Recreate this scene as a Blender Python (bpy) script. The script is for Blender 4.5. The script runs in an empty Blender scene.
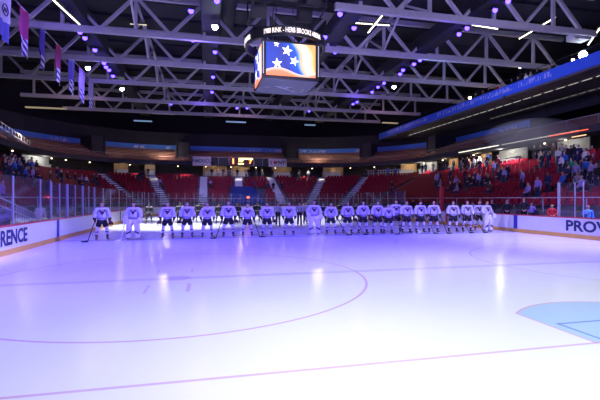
import bpy, math, random
from mathutils import Vector, Matrix
from mathutils.bvhtree import BVHTree
random.seed(7)
sc = bpy.context.scene
COL = sc.collection
PI = math.pi

# ------------------------------------------------------------------ camera
F = 416.0; TH = math.atan(94/416.0); H = 2.1; HV = 199.0
ST, CT = math.sin(TH), math.cos(TH)
cam_d = bpy.data.cameras.new('camera'); cam = bpy.data.objects.new('camera', cam_d); COL.objects.link(cam)
cam.location = (0, 0, H); cam.rotation_euler = (PI/2, 0, -TH)
cam_d.sensor_width = 36; cam_d.lens = F*36/600.0; cam_d.clip_end = 400; cam_d.clip_start = .05
cam_d.shift_y = (HV-200)/600.0*1.0
sc.camera = cam

def ray(u, v):
    k = (u-300)/F; w = (HV-v)/F
    return Vector((ST+k*CT, CT-k*ST, w))
def at_z(u, v, z):
    r = ray(u, v); return Vector((0, 0, H)) + r*((z-H)/r.z)
def at_y(u, y, z=0.0):
    r = ray(u, 200); p = r*(y/r.y); return Vector((p.x, y, z))
def at_x(u, x, z=0.0):
    r = ray(u, 200); p = r*(x/r.x); return Vector((x, p.y, z))
def proj(p):
    d = p[0]*ST+p[1]*CT; l = p[0]*CT-p[1]*ST
    if d < .5: return None
    return (300+F*l/d, HV-(p[2]-H)*F/d, d)

# ------------------------------------------------------------------ materials
def new_mat(name):
    m = bpy.data.materials.new(name); m.use_nodes = True
    return m, m.node_tree.nodes, m.node_tree.links, m.node_tree.nodes['Principled BSDF']
def mat(name, c, rough=.6, metal=0.0, var=.12, scale=3.0, emit=None, es=0.0, spec=.5):
    m, N, L, b = new_mat(name)
    b.inputs['Roughness'].default_value = rough; b.inputs['Metallic'].default_value = metal
    b.inputs['Specular IOR Level'].default_value = spec
    tc = N.new('ShaderNodeTexCoord'); nz = N.new('ShaderNodeTexNoise'); nz.inputs['Scale'].default_value = scale
    mx = N.new('ShaderNodeMix'); mx.data_type = 'RGBA'
    L.new(tc.outputs['Object'], nz.inputs['Vector']); L.new(nz.outputs['Fac'], mx.inputs['Factor'])
    mx.inputs['A'].default_value = (*[max(0, x*(1-var)) for x in c], 1); mx.inputs['B'].default_value = (*[min(1, x*(1+var)) for x in c], 1)
    L.new(mx.outputs['Result'], b.inputs['Base Color'])
    if emit:
        b.inputs['Emission Color'].default_value = (*emit, 1); b.inputs['Emission Strength'].default_value = es
    return m
def emis(name, c, s):
    m, N, L, b = new_mat(name)
    b.inputs['Base Color'].default_value = (*[x*.3 for x in c], 1)
    b.inputs['Emission Color'].default_value = (*c, 1); b.inputs['Emission Strength'].default_value = s
    return m
M = {}
M['steel'] = mat('painted_steel', (.55, .54, .58), .55)
M['roof'] = mat('roof_deck', (.022, .022, .035), .9, scale=.3, var=.4)
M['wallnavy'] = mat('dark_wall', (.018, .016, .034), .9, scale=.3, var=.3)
M['concrete'] = mat('concrete', (.16, .15, .16), .85, scale=1.5)
M['pale'] = mat('pale_step', (.85, .84, .86), .8, scale=2)
M['deckgrey'] = mat('deck_grey', (.10, .09, .10), .85)
M['bench'] = mat('bench_board', (.42, .20, .17), .6)
M['seat'] = mat('red_seat', (.30, .012, .032), .5, spec=.12)
M['black'] = mat('black', (.012, .012, .014), .5)
M['catwalk'] = mat('catwalk_dark', (.012, .012, .02), .7)
M['board'] = mat('board_white', (.80, .80, .84), .3, var=.04, scale=.8)
M['kick'] = mat('kick_yellow', (.75, .42, .10), .5)
M['redcap'] = mat('red_cap', (.55, .03, .06), .4)
M['bluestripe'] = mat('blue_stripe', (.02, .03, .38), .4)
M['letter'] = mat('navy_letter', (.015, .02, .12), .5)
M['alu'] = mat('post_metal', (.45, .45, .50), .35, .3)
M['rail'] = mat('rail_white', (.8, .8, .82), .4)
M['floorrub'] = mat('rubber_floor', (.05, .05, .06), .8)
M['bluefabric'] = mat('blue_fabric', (.02, .06, .32), .7)
M['tan'] = mat('tan_wall', (.72, .50, .28), .8)
M['whitewall'] = mat('white_wall', (.8, .8, .76), .8)
M['lampwhite'] = emis('lamp_white', (1, .97, .92), 30)
M['lampwarm'] = emis('lamp_warm', (1, .75, .45), 14)
M['tube'] = emis('tube_white', (1, .94, .75), 5)
M['tubedim'] = emis('tube_dim', (1, .85, .6), 1.1)
M['violetlens'] = emis('violet_lens', (.055, .03, 1), 13)
M['whitelens'] = emis('white_lens', (.75, .88, 1), 34)
M['redlamp'] = emis('red_lamp', (1, .08, .03), 12)
M['skin'] = mat('skin', (.62, .36, .26), .5, var=.06)
M['skindark'] = mat('skin_dark', (.25, .13, .08), .5, var=.06)
M['eye'] = mat('eye_dark', (.02, .015, .015), .3)
M['lip'] = mat('lip', (.42, .16, .14), .5)
for n, c in dict(brown=(.07, .035, .02), blond=(.40, .27, .12), black=(.01, .009, .009), grey=(.40, .38, .36), ginger=(.28, .09, .03)).items():
    M['hair_'+n] = mat('hair_'+n, c, .7)
CL = dict(black=(.012, .012, .016), navy=(.015, .02, .08), white=(.75, .75, .75), grey=(.22, .22, .24), red=(.5, .02, .03), blue=(.03, .14, .55),
          green=(.02, .28, .12), lilac=(.35, .28, .6), brown=(.12, .06, .04), teal=(.03, .18, .22), cream=(.65, .6, .48), maroon=(.2, .01, .03), skyblue=(.08, .32, .85))
for n, c in CL.items(): M['cloth_'+n] = mat('cloth_'+n, c, .85, scale=8)
M['jean'] = mat('denim', (.03, .04, .09), .85)
M['pants'] = mat('hockey_pants', (.012, .010, .014), .7)
M['skate'] = mat('skate_boot', (.02, .02, .025), .35)
M['blade'] = mat('skate_blade', (.7, .7, .75), .2, .9)
M['holder'] = mat('blade_holder', (.75, .75, .78), .4)
M['helmet'] = mat('maroon_helmet', (.09, .010, .018), .3)
M['helmetwhite'] = mat('white_helmet', (.78, .78, .8), .3)
M['helmetblack'] = mat('black_helmet', (.012, .012, .014), .3)
M['glovedark'] = mat('glove_dark', (.05, .012, .02), .6)
M['stick'] = mat('stick_black', (.02, .02, .022), .4)
M['tape'] = mat('stick_tape', (.6, .6, .6), .8)
M['pad'] = mat('goalie_pad', (.78, .78, .8), .5)
M['padmark'] = mat('pad_marking', (.09, .03, .03), .5)
M['numwhite'] = mat('white_mark', (.8, .8, .8), .6)
M['crest'] = mat('crest_dark', (.09, .015, .03), .6)

def zband(name, base, bands, rough=.8):
    """cloth with horizontal stripes knitted in at given object heights"""
    m, N, L, b = new_mat(name); b.inputs['Roughness'].default_value = rough
    tc = N.new('ShaderNodeTexCoord'); sx = N.new('ShaderNodeSeparateXYZ'); L.new(tc.outputs['Object'], sx.inputs[0])
    prev = None
    for z, hw, c in bands:
        cp = N.new('ShaderNodeMath'); cp.operation = 'COMPARE'; L.new(sx.outputs['Z'], cp.inputs[0]); cp.inputs[1].default_value = z; cp.inputs[2].default_value = hw
        mx = N.new('ShaderNodeMix'); mx.data_type = 'RGBA'; L.new(cp.outputs[0], mx.inputs['Factor'])
        if prev: L.new(prev.outputs['Result'], mx.inputs['A'])
        else: mx.inputs['A'].default_value = (*base, 1)
        mx.inputs['B'].default_value = (*c, 1); prev = mx
    L.new(prev.outputs['Result'], b.inputs['Base Color']); return m
M['jersey'] = zband('white_jersey', (.60, .60, .63), [(1.06, .028, (.13, .07, .14)), (1.06, .009, (.6, .6, .62)), (.955, .018, (.10, .02, .04))])
M['sock'] = zband('white_sock', (.76, .76, .78), [(.42, .03, (.12, .03, .06)), (.30, .025, (.30, .26, .34))])
M['darkjersey'] = zband('black_jersey', (.013, .013, .016), [(1.06, .03, (.6, .55, .3)), (1.50, .03, (.45, .42, .35))])
M['darksock'] = zband('black_sock', (.013, .013, .016), [(.38, .04, (.6, .55, .35))])
# referee stripes
m, N, L, b = new_mat('striped_shirt'); tc = N.new('ShaderNodeTexCoord'); sx = N.new('ShaderNodeSeparateXYZ'); L.new(tc.outputs['Object'], sx.inputs[0])
w = N.new('ShaderNodeMath'); w.operation = 'PINGPONG'; w.inputs[1].default_value = .035; L.new(sx.outputs['X'], w.inputs[0])
g = N.new('ShaderNodeMath'); g.operation = 'GREATER_THAN'; g.inputs[1].default_value = .0175; L.new(w.outputs[0], g.inputs[0])
mx = N.new('ShaderNodeMix'); mx.data_type = 'RGBA'; L.new(g.outputs[0], mx.inputs['Factor']); mx.inputs['A'].default_value = (.7, .7, .7, 1); mx.inputs['B'].default_value = (.02, .02, .02, 1)
L.new(mx.outputs['Result'], b.inputs['Base Color']); b.inputs['Roughness'].default_value = .8; M['stripes'] = m
# glass: thin clear sheet, fresnel reflection
m = bpy.data.materials.new('rink_glass'); m.use_nodes = True; N = m.node_tree.nodes; L = m.node_tree.links; N.clear()
o = N.new('ShaderNodeOutputMaterial'); t = N.new('ShaderNodeBsdfTransparent'); gl = N.new('ShaderNodeBsdfGlossy'); df = N.new('ShaderNodeBsdfDiffuse'); fr = N.new('ShaderNodeFresnel'); fr.inputs['IOR'].default_value = 1.25
t.inputs['Color'].default_value = (.93, .94, .97, 1); gl.inputs['Roughness'].default_value = .06; gl.inputs['Color'].default_value = (.8, .8, .85, 1)
nz = N.new('ShaderNodeTexNoise'); nz.inputs['Scale'].default_value = 2.5; nz.inputs['Detail'].default_value = 5
sm = N.new('ShaderNodeMath'); sm.operation = 'MULTIPLY'; sm.inputs[1].default_value = .05; L.new(nz.outputs['Fac'], sm.inputs[0])
mx = N.new('ShaderNodeMixShader'); mx2 = N.new('ShaderNodeMixShader'); df.inputs['Color'].default_value = (.7, .7, .75, 1)
L.new(sm.outputs[0], mx2.inputs[0]); L.new(t.outputs[0], mx2.inputs[1]); L.new(df.outputs[0], mx2.inputs[2])
frm = N.new('ShaderNodeMath'); frm.operation = 'MULTIPLY'; frm.inputs[1].default_value = .5; L.new(fr.outputs[0], frm.inputs[0])
L.new(frm.outputs[0], mx.inputs[0]); L.new(mx2.outputs[0], mx.inputs[1]); L.new(gl.outputs[0], mx.inputs[2]); L.new(mx.outputs[0], o.inputs[0]); M['glass'] = m
# banners with small unreadable pale print
def printed(name, c, ink, lo, hi, scale=(1, 9, 2.6)):
    m, N, L, b = new_mat(name); b.inputs['Roughness'].default_value = .7
    tc = N.new('ShaderNodeTexCoord'); sx = N.new('ShaderNodeSeparateXYZ'); L.new(tc.outputs['Object'], sx.inputs[0])
    vm = N.new('ShaderNodeMapping'); vm.inputs['Scale'].default_value = (scale[1], scale[1], scale[2]); L.new(tc.outputs['Object'], vm.inputs[0])
    nz = N.new('ShaderNodeTexNoise'); nz.inputs['Scale'].default_value = .55; nz.inputs['Detail'].default_value = 1; L.new(vm.outputs[0], nz.inputs['Vector'])
    g = N.new('ShaderNodeMath'); g.operation = 'GREATER_THAN'; g.inputs[1].default_value = .52; L.new(nz.outputs['Fac'], g.inputs[0])
    c1 = N.new('ShaderNodeMath'); c1.operation = 'COMPARE'; c1.inputs[1].default_value = (lo+hi)/2; c1.inputs[2].default_value = (hi-lo)/2; L.new(sx.outputs['Z'], c1.inputs[0])
    big = N.new('ShaderNodeTexNoise'); big.inputs['Scale'].default_value = .09; L.new(tc.outputs['Object'], big.inputs['Vector'])
    g2 = N.new('ShaderNodeMath'); g2.operation = 'GREATER_THAN'; g2.inputs[1].default_value = .47; L.new(big.outputs['Fac'], g2.inputs[0])
    mu = N.new('ShaderNodeMath'); mu.operation = 'MULTIPLY'; L.new(g.outputs[0], mu.inputs[0]); L.new(c1.outputs[0], mu.inputs[1])
    mu2 = N.new('ShaderNodeMath'); mu2.operation = 'MULTIPLY'; L.new(mu.outputs[0], mu2.inputs[0]); L.new(g2.outputs[0], mu2.inputs[1])
    mx = N.new('ShaderNodeMix'); mx.data_type = 'RGBA'; L.new(mu2.outputs[0], mx.inputs['Factor']); mx.inputs['A'].default_value = (*c, 1); mx.inputs['B'].default_value = (*ink, 1)
    L.new(mx.outputs['Result'], b.inputs['Base Color']); return m
M['ribbon'] = printed('ribbon_blue', (.05, .17, .70), (.5, .48, .75), 11.85, 12.35)
M['gallerybanner'] = printed('gallery_blue', (.04, .13, .85), (.40, .42, .95), 14.45, 15.0)

# ------------------------------------------------------------------ mesh helpers
class MB:
    def __init__(s): s.v = []; s.f = []; s.m = []; s.mi = 0
    def box(s, c, d, R=None):
        i = len(s.v); c = Vector(c)
        for x in (-.5, .5):
            for y in (-.5, .5):
                for z in (-.5, .5):
                    p = Vector((x*d[0], y*d[1], z*d[2]))
                    if R is not None: p = R @ p
                    s.v.append(c+p)
        for q in ((0, 1, 3, 2), (4, 6, 7, 5), (0, 4, 5, 1), (2, 3, 7, 6), (0, 2, 6, 4), (1, 5, 7, 3)):
            s.f.append([i+k for k in q]); s.m.append(s.mi)
        return s
    def beam(s, a, b, w, h):
        a = Vector(a); b = Vector(b); d = b-a; L = d.length
        y = d/L; up = Vector((0, 0, 1))
        if abs(y.z) > .98: up = Vector((0, 1, 0))
        x = y.cross(up).normalized(); z = x.cross(y)
        R = Matrix((x, y, z)).transposed()
        return s.box((a+b)/2, (w, L, h), R)
    def cyl(s, a, b, r, r2=None, n=8):
        a = Vector(a); b = Vector(b); r2 = r if r2 is None else r2
        y = (b-a).normalized(); up = Vector((0, 0, 1)) if abs(y.z) < .9 else Vector((1, 0, 0))
        x = y.cross(up).normalized(); z = x.cross(y); i = len(s.v)
        for k in range(n):
            t = 2*PI*k/n; o = x*math.cos(t)+z*math.sin(t)
            s.v.append(a+o*r); s.v.append(b+o*r2)
        for k in range(n):
            j = (k+1) % n; s.f.append([i+2*k, i+2*j, i+2*j+1, i+2*k+1]); s.m.append(s.mi)
        s.f.append([i+2*k for k in range(n)][::-1]); s.m.append(s.mi); s.f.append([i+2*k+1 for k in range(n)]); s.m.append(s.mi)
        return s
    def poly(s, pts, thick, nrm):
        """flat outline given real thickness along nrm"""
        n = len(pts); i = len(s.v); nrm = Vector(nrm)*thick
        for p in pts: s.v.append(Vector(p))
        for p in pts: s.v.append(Vector(p)+nrm)
        s.f.append([i+k for k in range(n)][::-1]); s.m.append(s.mi); s.f.append([i+n+k for k in range(n)]); s.m.append(s.mi)
        for k in range(n):
            j = (k+1) % n; s.f.append([i+k, i+j, i+n+j, i+n+k]); s.m.append(s.mi)
        return s
    def ell(s, c, r, nu=10, nv=7, keep=None):
        c = Vector(c); i = len(s.v)
        for a in range(nv+1):
            ph = PI*a/nv
            for k in range(nu):
                t = 2*PI*k/nu
                s.v.append(c+Vector((r[0]*math.sin(ph)*math.cos(t), r[1]*math.sin(ph)*math.sin(t), r[2]*math.cos(ph))))
        for a in range(nv):
            for k in range(nu):
                j = (k+1) % nu; q = [i+a*nu+k, i+(a+1)*nu+k, i+(a+1)*nu+j, i+a*nu+j]
                if keep is None or all(keep(s.v[x]) for x in q): s.f.append(q); s.m.append(s.mi)
        return s
    def sweep(s, prof, n, closed_prof=True):
        """prof(k) -> list of points; n stations"""
        i = len(s.v); rows = [prof(k) for k in range(n)]; w = len(rows[0])
        for r in rows: s.v.extend([Vector(p) for p in r])
        for k in range(n-1):
            for q in range(w if closed_prof else w-1):
                r = (q+1) % w
                s.f.append([i+k*w+q, i+k*w+r, i+(k+1)*w+r, i+(k+1)*w+q]); s.m.append(s.mi)
        if closed_prof:
            s.f.append([i+q for q in range(w)]); s.m.append(s.mi); s.f.append([i+(n-1)*w+q for q in range(w)][::-1]); s.m.append(s.mi)
        return s
    def mesh(s, name, mats, smooth=False):
        me = bpy.data.meshes.new(name); me.from_pydata([tuple(p) for p in s.v], [], s.f)
        for mm in (mats if isinstance(mats, (list, tuple)) else [mats]): me.materials.append(mm)
        if any(s.m): me.polygons.foreach_set('material_index', s.m)
        if smooth: me.polygons.foreach_set('use_smooth', [True]*len(me.polygons))
        me.update()
        import bmesh
        bm = bmesh.new(); bm.from_mesh(me); bmesh.ops.recalc_face_normals(bm, faces=bm.faces); bm.to_mesh(me); bm.free()
        return me
def link(name, me, parent=None, loc=None, rot=None):
    o = bpy.data.objects.new(name, me); COL.objects.link(o)
    if parent: o.parent = parent
    if loc is not None: o.location = loc
    if rot is not None: o.rotation_euler = rot
    return o
def tag(o, label=None, cat=None, group=None, kind=None):
    if label: o['label'] = label
    if cat: o['category'] = cat
    if group: o['group'] = group
    if kind: o['kind'] = kind
    return o
def build(name, mb, m, parent=None, smooth=False, **kw):
    o = link(name, mb.mesh(name, m, smooth), parent)
    if kw: tag(o, **kw)
    return o
def empty(name, loc=(0, 0, 0), rz=0, **kw):
    o = link(name, None); o.location = loc; o.rotation_euler = (0, 0, rz); o.empty_display_size = .2
    return tag(o, **kw)
def copy_tree(o, parent=None):
    c = o.copy(); COL.objects.link(c)
    if parent: c.parent = parent
    for ch in KIDS.get(o.name, []): copy_tree2(ch, c)
    return c
def kids(o): return [x for x in COL.objects if x.parent == o]
KIDS = {}
def copy_thing(o, cache={}):
    if o.name not in cache:
        ks = kids(o); cache[o.name] = [(k, kids(k)) for k in ks]
    c = o.copy(); COL.objects.link(c)
    out = {}
    for k, gs in cache[o.name]:
        d = k.copy(); COL.objects.link(d); d.parent = c; out.setdefault(k.name.split('.')[0], []).append(d)
        for g in gs:
            e = g.copy(); COL.objects.link(e); e.parent = d
            out.setdefault(g.name.split('.')[0], []).append(e)
    return c, out
def eval_mesh(o, name):
    bpy.context.view_layer.update()
    dg = bpy.context.evaluated_depsgraph_get()
    me = bpy.data.meshes.new_from_object(o.evaluated_get(dg)); me.name = name
    bpy.data.objects.remove(o); return me
def text_mesh(body, size, extrude=.01, bold=.0, m=None, name='lettering', ax='CENTER', sx=1.0):
    cu = bpy.data.curves.new(name, 'FONT'); cu.body = body; cu.size = size; cu.extrude = extrude; cu.offset = bold
    cu.align_x = ax; cu.align_y = 'CENTER'; cu.resolution_u = 3
    o = bpy.data.objects.new(name, cu); COL.objects.link(o)
    me = eval_mesh(o, name); bpy.data.curves.remove(cu)
    me.materials.clear(); me.materials.append(m)
    if sx != 1.0:
        for v in me.vertices: v.co.x *= sx
    return me
def skin_mesh(name, pts, edges, mats, sub=1):
    """pts: list of (co, rx, ry); pts[0] is the root"""
    me = bpy.data.meshes.new(name); me.from_pydata([tuple(p[0]) for p in pts], edges, [])
    o = bpy.data.objects.new(name, me); COL.objects.link(o)
    md = o.modifiers.new('s', 'SKIN'); md.use_smooth_shade = True; md.branch_smoothing = .3
    if not me.skin_vertices: raise RuntimeError('no skin layer')
    for k, sv in enumerate(me.skin_vertices[0].data):
        sv.radius = (pts[k][1], pts[k][2]); sv.use_root = (k == 0)
    if sub: sd = o.modifiers.new('d', 'SUBSURF'); sd.levels = sub; sd.render_levels = sub
    r = eval_mesh(o, name); r.materials.clear()
    for mm in (mats if isinstance(mats, (list, tuple)) else [mats]): r.materials.append(mm)
    return r

# ------------------------------------------------------------------ figures
def lerp(a, b, t): return a+(b-a)*t
def pose(kind='stand', lift=0.0):
    """joint dictionary, facing -Y, feet at z=lift"""
    J = {}
    sgn = {'L': 1, 'R': -1}
    if kind == 'sit':
        J['pelvis'] = (0, 0, .50); J['waist'] = (0, .02, .66); J['chest'] = (0, 0, .90); J['neck'] = (0, -.01, 1.10); J['head'] = (0, -.03, 1.27)
        for s, q in sgn.items():
            J['sh'+s] = (q*.18, 0, 1.02); J['el'+s] = (q*.25, -.04, .76); J['wr'+s] = (q*.14, -.24, .62); J['ha'+s] = (q*.09, -.31, .59)
            J['hip'+s] = (q*.09, -.02, .48); J['kn'+s] = (q*.13, -.44, .50); J['an'+s] = (q*.13, -.42, .10); J['to'+s] = (q*.14, -.56, .04)
        return J
    sp = .10 if kind != 'hockey' else .17
    up = lambda z: z+lift
    J['pelvis'] = (0, 0, up(.95)); J['waist'] = (0, .01, up(1.10)); J['chest'] = (0, .01, up(1.32)); J['neck'] = (0, 0, up(1.50)); J['head'] = (0, -.02, up(1.66))
    for s, q in sgn.items():
        J['sh'+s] = (q*.19, 0, up(1.43)); J['hip'+s] = (q*.095, 0, up(.92)); J['kn'+s] = (q*(sp+.01), -.03, up(.50)); J['an'+s] = (q*(sp+.03), .02, up(.09)); J['to'+s] = (q*(sp+.06), -.15, up(.04))
        if kind == 'hockey':
            J['sh'+s] = (q*.215, 0, up(1.40)); J['neck'] = (0, -.01, up(1.49)); J['head'] = (0, -.04, up(1.64))
            J['el'+s] = (q*.315, .03, up(1.14)); J['wr'+s] = (q*.315, -.13, up(.92)); J['ha'+s] = (q*.295, -.19, up(.85))
            J['an'+s] = (q*.235, .02, up(.09)); J['to'+s] = (q*.27, -.14, up(.04))
        elif kind == 'folded':
            J['el'+s] = (q*.27, -.03, up(1.15)); J['wr'+s] = (q*.08, -.2, up(1.02)); J['ha'+s] = (q*.01, -.23, up(.98))
        else:
            J['el'+s] = (q*.25, .03, up(1.15)); J['wr'+s] = (q*.26, -.04, up(.90)); J['ha'+s] = (q*.26, -.06, up(.82))
    if kind == 'heart':
        J['elR'] = (-.30, -.05, up(1.18)); J['wrR'] = (-.08, -.20, up(1.30)); J['haR'] = (0, -.19, up(1.33))
    return J
def body_mesh(name, J, m, fingers=True):
    P = []; E = []
    def add(co, r, r2=None, par=None):
        P.append((Vector(co), r, r2 if r2 else r)); k = len(P)-1
        if par is not None: E.append((par, k))
        return k
    pel = add(J['pelvis'], .13, .10); wa = add(J['waist'], .125, .09, pel); ch0 = add(J['chest'], .15, .10, wa); ch = add((Vector(J['chest'])+Vector(J['neck']))/2, .11, .08, ch0)
    nk = add(J['neck'], .055, .055, ch); hd = Vector(J['head'])
    jaw = add(hd+Vector((0, -.015, -.07)), .058, .066, nk); mid = add(hd+Vector((0, 0, .0)), .076, .090, jaw); cr = add(hd+Vector((0, .01, .075)), .060, .072, mid)
    add(hd+Vector((0, -.112, -.015)), .012, .014, mid)          # nose
    for q in (-1, 1): add(hd+Vector((q*.082, .012, -.012)), .010, .020, mid)   # ears
    for s, q in (('L', 1), ('R', -1)):
        sh = add(J['sh'+s], .062, None, ch); el = add(J['el'+s], .043, None, sh); wr = add(J['wr'+s], .028, .034, el); pa = add(J['ha'+s], .030, .034, wr)
        if fingers:
            w = Vector(J['wr'+s]); h = Vector(J['ha'+s]); d = (h-w).normalized(); side = d.cross(Vector((1, 0, 0)))
            if side.length < .2: side = Vector((0, 0, 1))
            side.normalize(); nn = d.cross(side)*(-q)
            for k, ln in enumerate((.070, .080, .074, .056)):
                o_ = side*((k-1.5)*.021); a_ = add(h+o_+d*.040, .0095, None, pa); b_ = add(h+o_*1.1+d*(.04+ln*.5)+nn*.008, .0085, None, a_); add(h+o_*1.1+d*(.035+ln*.85)+nn*.03, .0075, None, b_)
            t1 = add(w+(h-w)*.55+side*(-.042), .011, None, pa); add(w+(h-w)*.95+side*(-.066)+nn*.012, .009, None, t1)
        hp = add(J['hip'+s], .090, None, pel); kn = add(J['kn'+s], .056, None, hp); an = add(J['an'+s], .032, None, kn); add(lerp(Vector(J['an'+s]), Vector(J['to'+s]), .7)+Vector((0, 0, .0)), .024, .02, an)
    return skin_mesh(name, P, E, m)
def torso_cloth(name, J, m, k=1.0, pads=0.0, hem=.0, cuff=1.0):
    P = []; E = []
    def add(co, r, r2=None, par=None):
        P.append((Vector(co), r, r2 if r2 else r)); j = len(P)-1
        if par is not None: E.append((par, j))
        return j
    pz = Vector(J['pelvis'])+Vector((0, 0, .03-hem)); a = add(pz, .165*k+pads*.10+(.03 if pads else 0), .125*k+pads*.06+(.03 if pads else 0)); b = add(J['waist'], .16*k+pads*.10, .12*k+pads*.06, a)
    c0 = add(J['chest'], .18*k+pads*.10, .13*k+pads*.08, b); uc = (Vector(J['chest'])+Vector(J['neck']))/2+Vector((0, 0, .01)); c = add(uc, .14*k+pads*.06, .11*k+pads*.06, c0); add(Vector(J['neck'])+Vector((0, 0, -.01)), .075*k+pads*.02, .075*k+pads*.02, c)
    for s in 'LR':
        e = add(J['sh'+s], .085*k+pads*.06, None, c); f = add(J['el'+s], .066*k+pads*.06, None, e); w = Vector(J['wr'+s]); el = Vector(J['el'+s])
        add(el+(w-el)*.93*cuff, .048*k+pads*.05, None, f)
    return skin_mesh(name, P, E, m)
def leg_cloth(name, J, m, k=1.0, to=1.0, knee_end=False):
    P = []; E = []
    def add(co, r, r2=None, par=None):
        P.append((Vector(co), r, r2 if r2 else r)); j = len(P)-1
        if par is not None: E.append((par, j))
        return j
    a = add(Vector(J['pelvis'])-Vector((0, 0, .06 if knee_end else 0)), .125*k if knee_end else .15*k, .10*k if knee_end else .12*k)
    for s in 'LR':
        h = add(Vector(J['hip'+s])-Vector((0, 0, .09 if knee_end else 0)), .095*k if knee_end else .105*k, None, a); kn = Vector(J['kn'+s]); hp = Vector(J['hip'+s]); an = Vector(J['an'+s])
        if knee_end: add(lerp(hp, kn, .62), .10*k, None, h); add(lerp(hp, kn, .88), .098*k, None, len(P)-1)
        else:
            q = add(kn, .072*k, None, h); add(lerp(kn, an, .97), .055*k, None, q)
    return skin_mesh(name, P, E, m)
def limb(name, a, b, r1, r2, m, mid=None):
    a = Vector(a); b = Vector(b)
    P = [(a, r1, r1), (lerp(a, b, .35), mid or r1, mid or r1), (b, r2, r2)]
    return skin_mesh(name, P, [(0, 1), (1, 2)], m)
def hair_mb(J, long=False):
    hd = Vector(J['head']); mb = MB()
    def keep(p):
        q = p-hd; return not (q.y < -.035 and q.z < .062) and q.z > (-.10 if long else -.045)
    mb.ell(hd+Vector((0, .010, .010)), (.080, .096, .102), 16, 12, keep)
    if long: mb.ell(hd+Vector((0, .075, -.09)), (.085, .04, .14), 10, 7)
    return mb
def shoe_mb(a, t, lift=0.0):
    a = Vector(a); t = Vector(t); d = (t-a); d.z = 0; d.normalize(); x = Vector((-d.y, d.x, 0)); mb = MB()
    st = [(-.07, .03, .05), (-.02, .042, .10), (.06, .045, .075), (.14, .045, .05), (.19, .025, .03)]
    z0 = a.z-.09
    def prof(k):
        f, w, h = st[k]; c = Vector((a.x, a.y, z0))+d*f
        return [c-x*w, c-x*w*.9+Vector((0, 0, h*.7)), c-x*w*.5+Vector((0, 0, h)), c+x*w*.5+Vector((0, 0, h)), c+x*w*.9+Vector((0, 0, h*.7)), c+x*w]
    return mb.sweep(prof, 5)
def face_parts(J, root):
    hd = Vector(J['head'])
    for q in (-1, 1): build('eye', MB().ell(hd+Vector((q*.032, -.083, .012)), (.013, .010, .010), 8, 6), M['eye'], root, True)
    build('mouth', MB().ell(hd+Vector((0, -.082, -.058)), (.024, .010, .007), 8, 6), M['lip'], root, True)
def ob_mat(o, m):
    o.material_slots[0].link = 'OBJECT'; o.material_slots[0].material = m

CIV = {}
def make_civ(kind, long=False, name='person'):
    J = pose(kind); root = empty(name, (0, -400, 0))
    link('body', body_mesh('body', J, M['skin']), root)
    hb = link('hair', hair_mb(J, long).mesh('hair', M['hair_brown'], True), root)
    link('jacket', torso_cloth('jacket', J, M['cloth_black'], 1.08), root)
    link('trousers', leg_cloth('trousers', J, M['jean'], 1.0), root)
    for s in 'LR': build('shoe', shoe_mb(J['an'+s], J['to'+s]), M['black'], root, True)
    face_parts(J, root)
    CIV[(kind, long)] = [root, False]
    return root
for k in ('stand', 'folded', 'heart', 'sit'): make_civ(k)
make_civ('stand', True); make_civ('sit', True)
def person(kind, loc, rz, top, hair, label, long=False, scale=1.0, group=None, legs='jean', skin='skin'):
    rec = CIV[(kind, long)] if (kind, long) in CIV else CIV[(kind, False)]
    r, parts = copy_thing(rec[0]); r.location = loc; r.rotation_euler = (0, 0, rz); r.scale = (scale,)*3
    for p in parts['jacket']: ob_mat(p, M['cloth_'+top])
    for p in parts['hair']: ob_mat(p, M['hair_'+hair])
    for p in parts['trousers']: ob_mat(p, M[legs])
    for p in parts['body']: ob_mat(p, M[skin])
    tag(r, label, 'person', group); return r
USED_PROTOS = [v[0] for v in CIV.values()]

# --- hockey gear pieces
def skate(J, s, root):
    a = Vector(J['an'+s]); t = Vector(J['to'+s]); mb = MB(); lift = .085
    b = build('skate', shoe_mb(a, t), M['skate'], root, True)
    # ankle cuff
    d = (t-a); d.z = 0; d.normalize()
    c = MB().cyl(a+Vector((0, 0, -.02)), a+Vector((0, .015, .11)), .055, .062, 10)
    build('boot_cuff', c, M['skate'], b, True)
    z = a.z-.09; x = Vector((-d.y, d.x, 0)); base = Vector((a.x, a.y, 0))
    h = MB(); R = Matrix((x, d, Vector((0, 0, 1)))).transposed()
    for f in (-.03, .12): h.box(base+d*f+Vector((0, 0, z-.02)), (.022, .06, .05), R)
    h.box(base+d*.045+Vector((0, 0, z-.045)), (.018, .26, .022), R); build('blade_holder', h, M['holder'], b)
    k = MB().box(base+d*.045+Vector((0, 0, (z-.05)/2)), (.005, .29, z-.05), R); build('blade', k, M['blade'], b)
def glove(J, s, root, m):
    w = Vector(J['wr'+s]); h = Vector(J['ha'+s]); el = Vector(J['el'+s]); d = (h-w).normalized(); side = d.cross(Vector((1, 0, 0))).normalized(); n = side.cross(d)
    R = Matrix((n, d, side)).transposed(); mb = MB()
    mb.cyl(w-d*.10, w, .075, .062, 10); mb.ell(w+d*.05, (.055, .06, .062), 10, 7)
    for k in range(4):
        o_ = side*((k-1.5)*.032); a_ = h+o_+d*.005; mb.cyl(a_, a_+d*(.055-abs(k-1.5)*.006), .019, .018, 7); mb.cyl(a_+d*.05, a_+d*.06+Vector((0, .045, -.02)), .019, .014, 7)
    mb.cyl(w+d*.02-side*.055, w+d*.09-side*.085, .022, .018, 7)
    build('glove', mb, m, root, True)
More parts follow.
